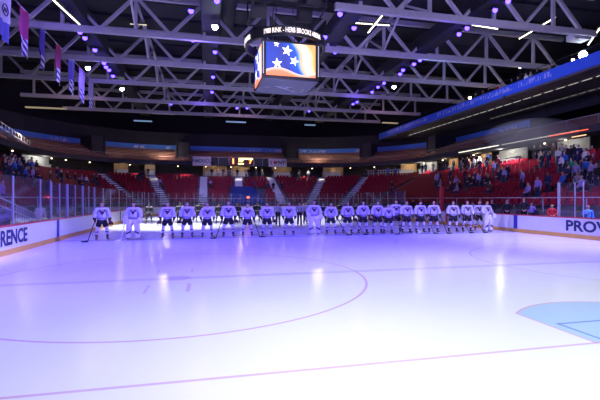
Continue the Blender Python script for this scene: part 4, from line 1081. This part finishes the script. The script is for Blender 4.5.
for k, (y, h, w, m_, lab) in enumerate(defs):
    r = empty('hanging_banner', (BX, y, ZBOT-.2+.2), 0, label=lab, cat='banner', group='banners hanging at upper left')
    mb = MB()
    # cloth with slight ripples and a pointed tail, 2 cm thick
    nx, nz_ = 8, 10; idx = {}
    for q in (0, 1):
        for i in range(nx+1):
            for j in range(nz_+1):
                yy_ = (i/nx-.5)*w; zz = -h*j/nz_*(1 if j < nz_ else 1); 
                if j > 6: yy_ *= .72
                tail = (.55*(i/nx)) if j == nz_ else 0
                idx[q, i, j] = len(mb.v); mb.v.append(Vector((.10*math.sin(i*1.1+k)+.03*math.sin(j)+.015*q, yy_, zz+tail*-1*.6)))
    for i in range(nx):
        for j in range(nz_):
            mb.f.append([idx[0, i, j], idx[0, i+1, j], idx[0, i+1, j+1], idx[0, i, j+1]]); mb.m.append(0); mb.f.append([idx[1, i, j], idx[1, i, j+1], idx[1, i+1, j+1], idx[1, i+1, j]]); mb.m.append(0)
    cl_ = build('cloth', mb, m_, r, True)
    build('pole', MB().cyl((0, -w/2-.1, .03), (0, w/2+.1, .03), .04, n=6), M['steel'], r)
    if k == 0:
        e_ = MB()
        for a in range(20):
            t = 2*PI*a/20; t2 = 2*PI*(a+1)/20; e_.cyl((.14, .4*math.cos(t), -1.5+.4*math.sin(t)), (.14, .4*math.cos(t2), -1.5+.4*math.sin(t2)), .04, n=5)
        e_.box((.14, 0, -1.5), (.02, .4, .3)); build('emblem', e_, M['letter'], cl_)
build('banner_wire', MB().cyl((BX, 28, ZBOT+.1), (BX, 62, ZBOT+.1), .025, n=5), M['steel'], label='thin wire carrying the hanging banners', cat='wire')

# ------------------------------------------------------------------ right gallery
GX = 34.0
gy0, gy1 = 8, 78
ga = MB().box((GX+4, (gy0+gy1)/2, 14.0), (8, gy1-gy0, .3)); 
for k in range(7): ga.box((GX+1.6+k*.9, (gy0+gy1)/2, 14.3+.25*k), (.9, gy1-gy0, .5))
build('floor_gallery', ga, M['deckgrey'], kind='structure')
build('gallery_banner', MB().box((GX-.06, (gy0+gy1)/2, 14.62), (.12, gy1-gy0, 1.15)), M['gallerybanner'], label='long bright blue banner along the front of the right gallery', cat='banner')
r = empty('gallery_rail', (0, 0, 0), label='thin rail on top of the right gallery front', cat='railing')
rb = MB().box((GX+.1, (gy0+gy1)/2, 15.9), (.05, gy1-gy0, .05))
for k in range(24): rb.box((GX+.1, gy0+3*k, 15.55), (.05, .05, .7))
build('bars', rb, M['catwalk'], r)
for k, (x, z, a, b2) in enumerate(((36.2, 13.72, 14, 70), (39.5, 13.5, 12, 52))):
    linear(Vector((x, a, z)), Vector((x, b2, z)), emis('soffit_dim', (1, .9, .7), .15) if k else emis('soffit_tube', (1, .95, .8), .45), ['long thin strip light under the gallery floor', 'second dimmer strip light under the gallery floor'][k], 36)
for k in range(5):
    build('gallery_beam', MB().box((GX+3.5, 14+14*k, 13.95), (7.5, .3, .35)), M['deckgrey'], label=['nearest', 'second nearest', 'third nearest', 'fourth nearest', 'farthest'][k]+' dark beam under the right gallery', cat='beam', group='beams under the gallery')
# gallery lamps and people
for (u, v, m_, sc_, lab) in ((583, 55, 'whitelens', 1.3, 'glaring white lamp on the gallery edge at right'), (573, 60, 'lampwarm', .5, 'small warm lamp left of the glaring gallery lamp'), (520, 67, 'lampwhite', .5, 'small bright lamp on the gallery at upper right'), (470, 98, 'lampwarm', .7, 'warm lamp on the gallery above its far half')):
    rr = ray(u, v); t = (GX+.6)/rr.x; p = Vector((0, 0, H))+rr*t
    r = empty('gallery_lamp', p, 0, label=lab, cat='lamp'); build('bulb', MB().ell((0, 0, 0), (.28*sc_,)*3), M[m_], r, True); build('post', MB().cyl((0, 0, -.2), (0, 0, min(-.3, 14.2-p.z)), .04, n=6), M['black'], r)
p = at_x(503, GX+.9); pt_light('gallery_light', (GX+2.5, p.y, 16.2), 60, (1, .65, .35)); p = at_x(470, GX+.9); pt_light('gallery_light', (GX+2.5, p.y, 16.2), 50, (1, .7, .4))
gl_ = [(512, 'black'), (518, 'navy'), (526, 'white'), (531, 'grey'), (537, 'black'), (545, 'brown'), (553, 'black'), (476, 'black'), (483, 'brown'), (489, 'black'), (497, 'red')]
gl_.sort()
for k, (u, c) in enumerate(gl_):
    p = at_x(u, GX+1.3); person('stand', (GX+1.3, p.y, 14.55), PI/2*-1, c, 'brown', f'person in {c} top standing on the right gallery, {["leftmost","second from left","third from left","fourth from left","fifth from left","middle","fifth from right","fourth from right","third from right","second from right","rightmost"][k]}', group='people on the gallery')
# white beam-end box
p = at_z(578, 38, ZBOT-.2); r = empty('projector_box', p, 0, label='pale box hung at the right end of the nearest truss', cat='box'); build('case', MB().box((0, 0, 0), (1.6, 1.0, .5)), M['steel'], r); build('bracket', MB().box((-.7, 0, .5), (.1, .1, .8)).box((.7, 0, .5), (.1, .1, .8)), M['steel'], r)
# strips under the upper deck at the right: bright dashed line
for a_, b_, lab in ((470, 512, 'bright dashed strip under the right upper deck'), (515, 596, 'dimmer strip under the right upper deck')):
    s0 = solve_s(a_, RI+1.5, lambda s, t: ring(s, t)); s1 = solve_s(b_, RI+1.5, lambda s, t: ring(s, t)); d = MB(); n_ = 22
    for k in range(n_):
        p0, n = ring(lerp(s0, s1, k/n_), RI-.25); p1, _ = ring(lerp(s0, s1, (k+.75)/n_), RI-.25); d.beam((p0.x, p0.y, ZD-.25), (p1.x, p1.y, ZD-.25), .16, .08)
    r = empty('linear_light', (0, 0, 0), label=lab, cat='ceiling light', group='strip lights under the upper deck'); build('tube', d, emis('deck_tube', (1, .92, .75), 1.6 if a_ < 500 else .5), r)
# red light bar at far right
for (u0, u1, v, m_, lab) in ((549, 588, 133, 'redlamp', 'glowing red strip sign under the upper deck at right'), ((572), 586, 136, 'lampwarm', 'warm strip just below the red strip')):
    p = at_x(u0, 33.5); q = at_x(u1, 33.5); z = H+(HV-v)/F*proj((33.5, (p.y+q.y)/2, 0))[2]
    r = empty('strip_sign', (33.5, (p.y+q.y)/2, z), 0, label=lab, cat='light'); build('tube', MB().box((0, 0, 0), (.1, abs(p.y-q.y), .07)), emis('strip_'+m_, (1, .12, .04) if m_ == 'redlamp' else (1, .6, .3), 1.6), r); build('hanger', MB().cyl((0, 0, 0), (0, 0, ZD-.5-z if z < ZD-.6 else .3), .03, n=5), M['black'], r)

# ------------------------------------------------------------------ upper-left lit stair with rails
r = empty('ring_stair', (0, 0, 0), label='lit stair with white rails at the far left end of the upper deck', cat='stair')
pA = at_z(2, 136, 10.9); 
p0, n0 = ring(solve_s(1, RI+1.2, lambda s, t: ring(s, t)), RI+1.2); p1, n1 = ring(solve_s(32, RI+1.2, lambda s, t: ring(s, t)), RI+1.2)
p0 = Vector((p0.x, p0.y, 10.2)); p1 = Vector((p1.x, p1.y, 8.9)); mb = MB()
for k in range(12): mb.box(lerp(p0, p1, (k+.5)/12), (1.0, (p1-p0).length/12*1.05, .14))
build('steps', mb, M['pale'], r)
mb = MB()
for k in range(11): q = lerp(p0, p1, k/10); mb.box(q+Vector((-.3, 0, .6)), (.06, .06, 1.2))
mb.beam(p0+Vector((-.3, 0, 1.2)), p1+Vector((-.3, 0, 1.2)), .06, .06).beam(p0+Vector((-.3, 0, .6)), p1+Vector((-.3, 0, .6)), .05, .05); build('handrail', mb, M['rail'], r)
pt_light('stair_light', (p0+p1)/2+Vector((1.5, -1, 1.8)), 110, (1, .9, .8))

# ------------------------------------------------------------------ stair with balusters behind left glass
r = empty('stair_railing', (0, 0, 0), label='white stair rail with balusters behind the left glass', cat='railing')
xr = X0-1.6; ya, yb = at_x(-6, xr).y, at_x(38, xr).y
a = Vector((xr, ya, 2.28)); b2 = Vector((xr, yb, 1.25)); mb = MB(); mb.cyl(a, b2, .035, n=8).cyl(a-Vector((0, 0, .35)), b2-Vector((0, 0, .35)), .03, n=8); build('rail', mb, M['rail'], r)
for k in range(14):
    t = .45+.55*k/13; q = lerp(a, b2, t); build('baluster', MB().cyl((q.x, q.y, q.z-.75), q, .016, n=6), M['rail'], r)
build('newel', MB().box((xr, yb, .62), (.09, .09, 1.25)), M['rail'], r)
st_ = MB()
for k in range(7): q = lerp(a, b2, (k+.5)/7); st_.box((xr-.7, q.y, (q.z-1.05)/2), (1.3, (yb-ya)/7, max(.1, q.z-1.05)))
build('entry_stair', st_, M['concrete'], label='short grey stair behind the left glass', cat='stair')

# ------------------------------------------------------------------ people: bench and stands
bx = X1+1.1
BP = [(413, 'black', 'grey', 'stand', 'person in black at the far end of right bench, left of the red pad'), (421, 'navy', 'brown', 'stand', 'person in navy behind the white line, left of the red upright pad'), (402, 'navy', 'black', 'stand', 'person in navy farthest along the right bench'), (480.5, 'navy', 'black', 'stand', 'person in dark suit at right bench, half hidden by the last goalkeeper'), (472.5, 'white', 'brown', 'folded', 'person in white top standing behind the boards near the right goalkeeper'), (492, 'black', 'blond', 'folded', 'person in black suit just right of the last goalkeeper'),
      (507, 'black', 'grey', 'folded', 'person in black suit left of the blue board stripe'), (524, 'black', 'ginger', 'folded', 'tall person in black suit with white tag right of the blue board stripe'), (552, 'red', 'brown', 'folded', 'person in red jacket leaning at the right bench glass'),
      (588, 'skyblue', 'blond', 'heart', 'person in bright blue jacket behind the large navy letters'), (531.5, 'lilac', 'brown', 'stand', 'person in pale lilac top beside the tall black-suited one')]
for u, c, h, kd, lab in BP:
    x = bx if u != 531.5 else bx+.9; p = at_x(u, x); person(kd, (x, p.y, .27 if u not in (588, 552) else .12), -PI/2+.9, c, h, lab, scale={588: .93, 552: .95, 524: 1.09, 472.5: .93, 531.5: .9}.get(u, 1.0), legs='pants', group='people behind the right boards')
build('floor_bench_platform', MB().box((X1+1.1, 33, .06), (1.95, 36, .3)), M['floorrub'], kind='structure')
bench = empty('team_bench', (X1+1.75, 33, .2), 0, label='long dark team bench behind the right boards', cat='bench'); build('seat', MB().box((0, 0, .45), (.35, 22, .05)), M['deckgrey'], bench)
build('support', MB().box((0, -10, .21), (.3, .08, .42)).box((0, 0, .21), (.3, .08, .42)).box((0, 10, .21), (.3, .08, .42)), M['black'], bench)
p = at_x(442, X1+.4); build('red_post', MB().box((X1+.35, p.y, 1.6), (.25, .25, 3.2)), M['redcap'], label='red upright pad at the far end of the right bench', cat='post')
# ticket desk crowd etc: (u, v of feet, top colour, hair, kind)
def on_bowl(u, v):
    best = None
    for r in range(1, NR+1):
        t = min(1.0, (r-(.82 if v < 190 else .8))/NR); s = solve_s(u, t); p = bowl(s, t)[0]; z = ZA+(ZB-ZA)*(r-1)/NR; q = proj((p.x, p.y, z))
        if q and (best is None or abs(q[1]-v) < best[0]): best = (abs(q[1]-v), s, r, Vector((p.x, p.y, z)))
    return best
SITM = MB().box((0, .03, .36), (.46, .40, .05)).box((0, .20, .60), (.46, .05, .50)).box((0, .10, .17), (.06, .06, .34)).mesh('occupied_seat', M['seat'])
cr = random.Random(3); PLACED = []
def crowd(lst, place, group, kinds=('stand', 'stand', 'folded', 'heart')):
    ok_ = []
    for it in sorted(lst, key=lambda q: q[0]):
        q_ = on_bowl(it[0], it[1])[3]
        if any((q_-w_).length < .62 for w_ in PLACED): continue
        PLACED.append(q_); ok_.append(it)
    lst = ok_
    O = ['leftmost', 'second from left', 'third from left', 'fourth from left', 'fifth from left', 'sixth from left', 'seventh from left', 'eighth from left', 'ninth from left', 'tenth from left', 'eleventh from left', 'twelfth from left', 'thirteenth from left', 'fourteenth from left', 'fifteenth from left', 'sixteenth from left', 'seventeenth from left', 'eighteenth from left', 'nineteenth from left', 'twentieth from left']
    for k, it in enumerate(lst):
        u, v, c = it[:3]; kd = it[3] if len(it) > 3 else kinds[cr.randrange(len(kinds))]; b_ = on_bowl(u, v); p = b_[3]; n = bowl(b_[1], .5)[1]
        rz = math.atan2(-n.x, n.y)+cr.uniform(-.3, .3); lg_ = kd == 'sit' and cr.random() < .4
        if kd == 'sit':
            ss_ = link('stadium_seat', SITM, None, p-n*.15, (0, 0, rz)); tag(ss_, f'red seat under spectator {place}, {O[k]}', 'occupied seat', 'occupied red seats')
        person(kd, p-n*.15, rz, c, cr.choice(['brown', 'black', 'blond', 'grey', 'brown']), f'spectator in {c} top {place}, {O[k]}', long=lg_, scale=cr.uniform(.94, 1.04), group=group, skin='skin' if cr.random() < .85 else 'skindark')
crowd([(464, 169, 'black'), (468, 169, 'navy'), (472, 168, 'black'), (475, 170, 'grey'), (478, 169, 'black'), (481, 170, 'white'), (484, 170, 'teal'), (487, 170, 'black'), (489.5, 165, 'blue'), (499.5, 171, 'navy'), (454, 173, 'black'), (457, 172, 'black')], 'standing near the tan doorway', 'spectators by the tan doorway')
crowd([(423, 169, 'black'), (427, 169, 'teal'), (434, 168, 'black'), (441, 168, 'black'), (444, 169, 'brown'), (448, 172, 'black')], 'in front of the bright white stall', 'spectators by the white stall')
crowd([(441, 181, 'black'), (452, 184, 'navy'), (457, 187, 'lilac'), (459, 196, 'lilac'), (466, 184, 'black'), (471, 187, 'black'), (476, 185, 'navy'), (482, 187, 'navy'), (488, 186, 'black'), (495, 178, 'lilac', 'stand'), (506, 186, 'lilac', 'stand'), (510, 182, 'black', 'stand'), (503, 181, 'black'), (524, 191, 'lilac', 'stand'), (529, 199, 'lilac'), (541, 201, 'lilac'), (549, 195, 'navy')], 'in middle rows of the right stand', 'spectators in the right stand', ('sit', 'stand', 'sit'))
crowd([(535, 161, 'black'), (541, 162, 'black'), (548, 160, 'black'), (554, 161, 'brown'), (560, 166, 'white'), (563, 162, 'grey'), (568, 163, 'black'), (572, 166, 'black'), (576, 163, 'black'), (580, 166, 'navy')], 'in the hazy top rows of the right stand', 'spectators in the haze', ('stand',))
crowd([(566, 172, 'blue', 'stand'), (573, 175, 'green', 'sit'), (579, 172, 'navy', 'stand'), (583, 171, 'white', 'stand'), (588, 170, 'white', 'stand'), (590, 176, 'black', 'stand'), (593, 168, 'red', 'stand'), (596, 176, 'maroon', 'stand'), (598, 166, 'red', 'stand'), (586, 178, 'black', 'sit'), (578, 180, 'green', 'sit'), (570, 184, 'navy', 'sit'), (594, 184, 'lilac', 'stand'), (583, 197, 'lilac', 'sit'), (566, 193, 'blue', 'sit'), (599, 190, 'black', 'stand')], 'crowded at the right edge of the stand', 'spectators at the right edge')
crowd([(2, 174, 'maroon'), (5, 177, 'navy'), (8, 172, 'grey'), (11, 175, 'white'), (14, 178, 'black'), (3, 183, 'black'), (18, 176, 'lilac'), (8, 186, 'navy'), (27, 178, 'navy'), (30, 174, 'black'), (35, 176, 'black'), (19, 184, 'navy'), (24, 188, 'blue'), (31, 188, 'lilac'), (14, 170, 'black')], 'in the left stand behind the glass', 'spectators in the left stand')
crowd([(66, 181, 'black', 'sit'), (74, 183, 'navy', 'sit'), (81, 185, 'lilac', 'sit'), (85, 185, 'white', 'sit'), (45, 194, 'navy', 'sit')], 'seated low beside the left corner', 'seated spectators at the left corner')
crowd([(142, 181, 'black'), (148, 177, 'navy'), (150, 172, 'black', 'stand'), (160, 189, 'lilac'), (139, 184, 'navy')], 'by the brightly lit left stair', 'spectators by the lit left stair')
crowd([(212, 174, 'black'), (218, 174, 'brown'), (223, 174, 'black'), (229, 174, 'grey'), (237, 178, 'black'), (246, 180, 'cream'), (249, 176, 'black'), (256, 174, 'navy'), (262, 174, 'black'), (272, 174, 'black'), (291, 174, 'brown'), (299, 174, 'black')], 'at the back of the far centre stand', 'spectators in the far centre stand')
crowd([(210.5, 189, 'lilac'), (267, 190, 'navy', 'sit'), (273, 189, 'black', 'sit'), (282, 190, 'navy', 'sit'), (308, 175, 'white', 'stand'), (393, 192, 'black', 'stand'), (366, 176, 'black', 'stand'), (376, 176, 'black', 'stand'), (388.5, 174, 'blue', 'stand'), (396, 174, 'blue', 'stand')], 'scattered in the far stand', 'scattered spectators in the far stand')
rr_ = random.Random(11)
def rc(n, u0, u1, f, cols, jit=3): return [(rr_.uniform(u0, u1), f(0)+rr_.uniform(-jit, jit), rr_.choice(cols)) for _ in range(n)]
DK = ['black', 'black', 'navy', 'grey', 'brown', 'maroon']
crowd(rc(16, 538, 600, lambda q: 172, DK+['white', 'lilac'], 5), 'among the upper crowd near the right edge', 'more spectators at the right edge', ('stand', 'folded'))
crowd(rc(12, 562, 600, lambda q: 188, DK+['lilac', 'blue'], 5), 'low down near the right edge of the stand', 'lower spectators at the right edge', ('sit', 'stand'))
crowd(rc(16, 436, 500, lambda q: 190, DK+['lilac', 'lilac'], 6), 'low down behind the right bench', 'lower spectators behind the right bench', ('sit', 'stand'))
crowd(rc(14, 436, 500, lambda q: 172, DK, 2), 'on the upper rows left of the haze', 'upper spectators left of the haze', ('stand', 'folded'))
crowd(rc(16, 0, 34, lambda q: 176, DK+['white', 'lilac', 'red', 'blue'], 7), 'packed at the left picture edge', 'more spectators at the left edge', ('stand', 'sit'))
crowd(rc(8, 40, 100, lambda q: 187, DK, 4), 'low behind the left corner glass', 'spectators behind the left corner glass', ('sit', 'stand'))
# person seated behind the left boards
p = at_x(40, X0-1.2); person('sit', (X0-1.2, p.y, .55), PI/2-.7, 'cream', 'blond', 'person in pale top seated at foot of the white stair rail', scale=1.0, skin='skin')
build('low_platform', MB().box((X0-1.3, p.y, .30), (1.2, 1.2, .5)), M['concrete'], label='low grey platform under the seated person behind left boards', cat='platform')
p = at_x(6, X0-2.6); person('stand', (X0-3.2, p.y+1, ZA), PI/2, 'lilac', 'brown', 'person in lilac shirt standing high behind the left glass', scale=1.0)
# no empty seat where somebody stands; seated people get a seat pad of their own
ppl = [o.location.copy() for o in COL.objects if o.get('category') == 'person']
def taken(p): return any(abs(p.x-q.x) < .62 and abs(p.y-q.y) < .62 and abs(p.z-q.z) < .6 for q in ppl)
for o in [o for o in COL.objects if o.get('category') == 'seat']:
    if taken(o.location): bpy.data.objects.remove(o)
keep_v = []; keep_f = []
for k in range(len(rest.v)//16):
    vs_ = rest.v[16*k:16*k+16]; c_ = sum(vs_, Vector())/16; c_.z -= .54
    if taken(c_): continue
    i = len(keep_v); keep_v += vs_; keep_f += [[j-16*k+i for j in f] for f in rest.f[12*k:12*k+12]]
me = bpy.data.meshes.new('stadium_seats'); me.from_pydata([tuple(v) for v in keep_v], [], keep_f); me.materials.append(M['seat']); COL.objects['stadium_seating'].data = me
# remove prototypes
for pr in PROTOS:
    for k in kids(pr):
        for g_ in kids(k): bpy.data.objects.remove(g_)
        bpy.data.objects.remove(k)
    bpy.data.objects.remove(pr)

# ------------------------------------------------------------------ lights
def spot(name, loc, tgt, e, c, ang=60, blend=.5, size=.4):
    d = bpy.data.lights.new(name, 'SPOT'); d.energy = e; d.color = c; d.spot_size = math.radians(ang); d.spot_blend = blend; d.shadow_soft_size = size; d.specular_factor = .12
    o = bpy.data.objects.new(name, d); COL.objects.link(o); o.location = loc; v = Vector(tgt)-Vector(loc); o.rotation_euler = v.to_track_quat('-Z', 'Y').to_euler(); return o
VIO = (.10, .06, 1.0)
# near white ice
spot('house_spot', (7.5, -2, 17), (7.5, 5.2, 0), 21500, (.86, .90, 1.0), 60, .8)
spot('house_spot', (-5, -3, 17), (-4.5, 4.0, 0), 17000, (.66, .64, 1.0), 60, .9)
# violet wash over neutral zone
for x in (-4, 6, 15): spot('violet_wash', (x, 8, 17), (x, 18.5, 0), 30000 if x < 10 else 22000, VIO, 66, .8)
spot('violet_wash', (-6, 4, 17), (-6, 12, 0), 13000, VIO, 52, .9)
# far ice white
spot('far_spot', (-1, 46, 17), (0, 46.5, 0), 42000, (.85, .9, 1.0), 50, .7)
spot('far_spot', (13, 46, 17), (12, 46, 0), 30000, (.85, .85, 1.0), 50, .8)
spot('far_spot', (-6, 34, 17), (-3.0, 34, 0), 40000, (.82, .84, 1.0), 40, .7)
spot('far_spot', (8, 38, 17), (8, 37, 0), 22000, (.80, .80, 1.0), 40, .8)
spot('far_spot', (20, 8, 17), (18.5, 17, 0), 20000, (.80, .72, 1.0), 46, 1.0)
# washes added to brighten the boards
spot('board_wash', (6, 36, 15), (6, 60, 1.0), 9000, (.45, .42, 1.0), 60, .9)
spot('board_wash', (-8, 36, 15), (-4, 57, 1.0), 5000, (.45, .42, 1.0), 50, .9)
spot('board_wash', (17, 20, 15), (-7.2, 19, 1.0), 15000, (.55, .5, 1.0), 26, .9)
spot('board_wash', (-6, 20, 15), (19.3, 22, .6), 9000, (.6, .52, 1.0), 26, .9)
# face light for the players
spot('front_wash', (6, 2, 16.5), (6, 23, 1.0), 2500, (.42, .34, 1.0), 64, .8)
spot('stair_wash', (-3, 12, 12), (-9.3, 16.5, 1.2), 6500, (.8, .72, 1.0), 34, 1.0)  # extra spot added to brighten the stair rail behind the glass
spot('stand_wash', (-2, 20, 14), (-16, 24, 3), 2500, (.9, .25, .7), 50, 1.0)
# stands
for x, y, t, e in ((-12, 40, (-18, 62, 4), 5000), (6, 52, (4, 72, 4), 5000), (20, 45, (26, 64, 4), 5500), (22, 20, (30, 36, 4), 4500), (-8, 16, (-16, 34, 4), 5500)):
    spot('stand_wash', (x, y, 16), t, e*.60, (.26, .19, 1.0), 70, 1.0)
# banners / gallery front wash
spot('gallery_wash', (20, 40, 14), (34, 42, 14.5), 2600, (.35, .45, 1.0), 120, 1.0)
for x, y, t in ((-12, 60, (-24, 74, 11.5)), (6, 66, (6, 85, 11.5)), (24, 60, (36, 74, 11.5))): spot('deck_wash', (x, y, 15.5), t, 1500, (.85, .45, .75), 75, 1.0)
# added point lights standing in for roof lamp glow on the steel
for x in (-14, 6, 24):
    d = bpy.data.lights.new('roof_glow', 'POINT'); d.energy = 1300; d.color = (.62, .56, 1.0); d.specular_factor = .1; d.shadow_soft_size = .5; o = bpy.data.objects.new('roof_glow', d); COL.objects.link(o); o.location = (x, 22, 13.5)
for x, y in ((-11, 36), (-11, 52), (.4, 40), (12, 36), (22.4, 34), (22.4, 56), (.4, 66)):
    d = bpy.data.lights.new('violet_glow', 'POINT'); d.energy = 260; d.color = (.22, .12, 1.0); d.shadow_soft_size = .4; d.specular_factor = 0; o = bpy.data.objects.new('violet_glow', d); COL.objects.link(o); o.location = (x-1.2, y, 15.6)
wd = bpy.data.worlds.new('world'); sc.world = wd; wd.use_nodes = True; wd.node_tree.nodes['Background'].inputs[0].default_value = (.12, .10, .30, 1); wd.node_tree.nodes['Background'].inputs[1].default_value = .35

# smoke patch over the right stand
def haze(nm, loc, dim, dens, lab, ell=False):
    m = bpy.data.materials.new(nm); m.use_nodes = True; N = m.node_tree.nodes; N.clear(); o = N.new('ShaderNodeOutputMaterial'); v = N.new('ShaderNodeVolumeScatter'); v.inputs['Density'].default_value = dens; v.inputs['Color'].default_value = (.9, .9, 1, 1); v.inputs['Anisotropy'].default_value = .1
    m.node_tree.links.new(v.outputs[0], o.inputs['Volume'])
    mb = MB().ell((0, 0, 0), (dim[0]/2, dim[1]/2, dim[2]/2), 20, 12) if ell else MB().box((0, 0, 0), dim)
    ob = build(nm, mb, m); ob.location = loc; tag(ob, lab, 'haze', kind='stuff'); return ob
spot('smoke_spot', (20, 28, 16.5), (31, 35.5, 7.0), 9000, (.9, .93, 1.0), 30, 1.0)  # spot added so the smoke and seats behind it show bright
haze('smoke', (31.0, 35.0, 8.4), (8, 9, 3.0), .06, 'pale smoke drifting over the right stand', True)
sc.view_settings.view_transform = 'Standard'; sc.view_settings.look = 'None'; sc.view_settings.exposure = 0; sc.view_settings.gamma = 1
sc.cycles.use_denoising = True; sc.cycles.transparent_max_bounces = 16; sc.cycles.max_bounces = 6
sc.cycles.sample_clamp_indirect = 4
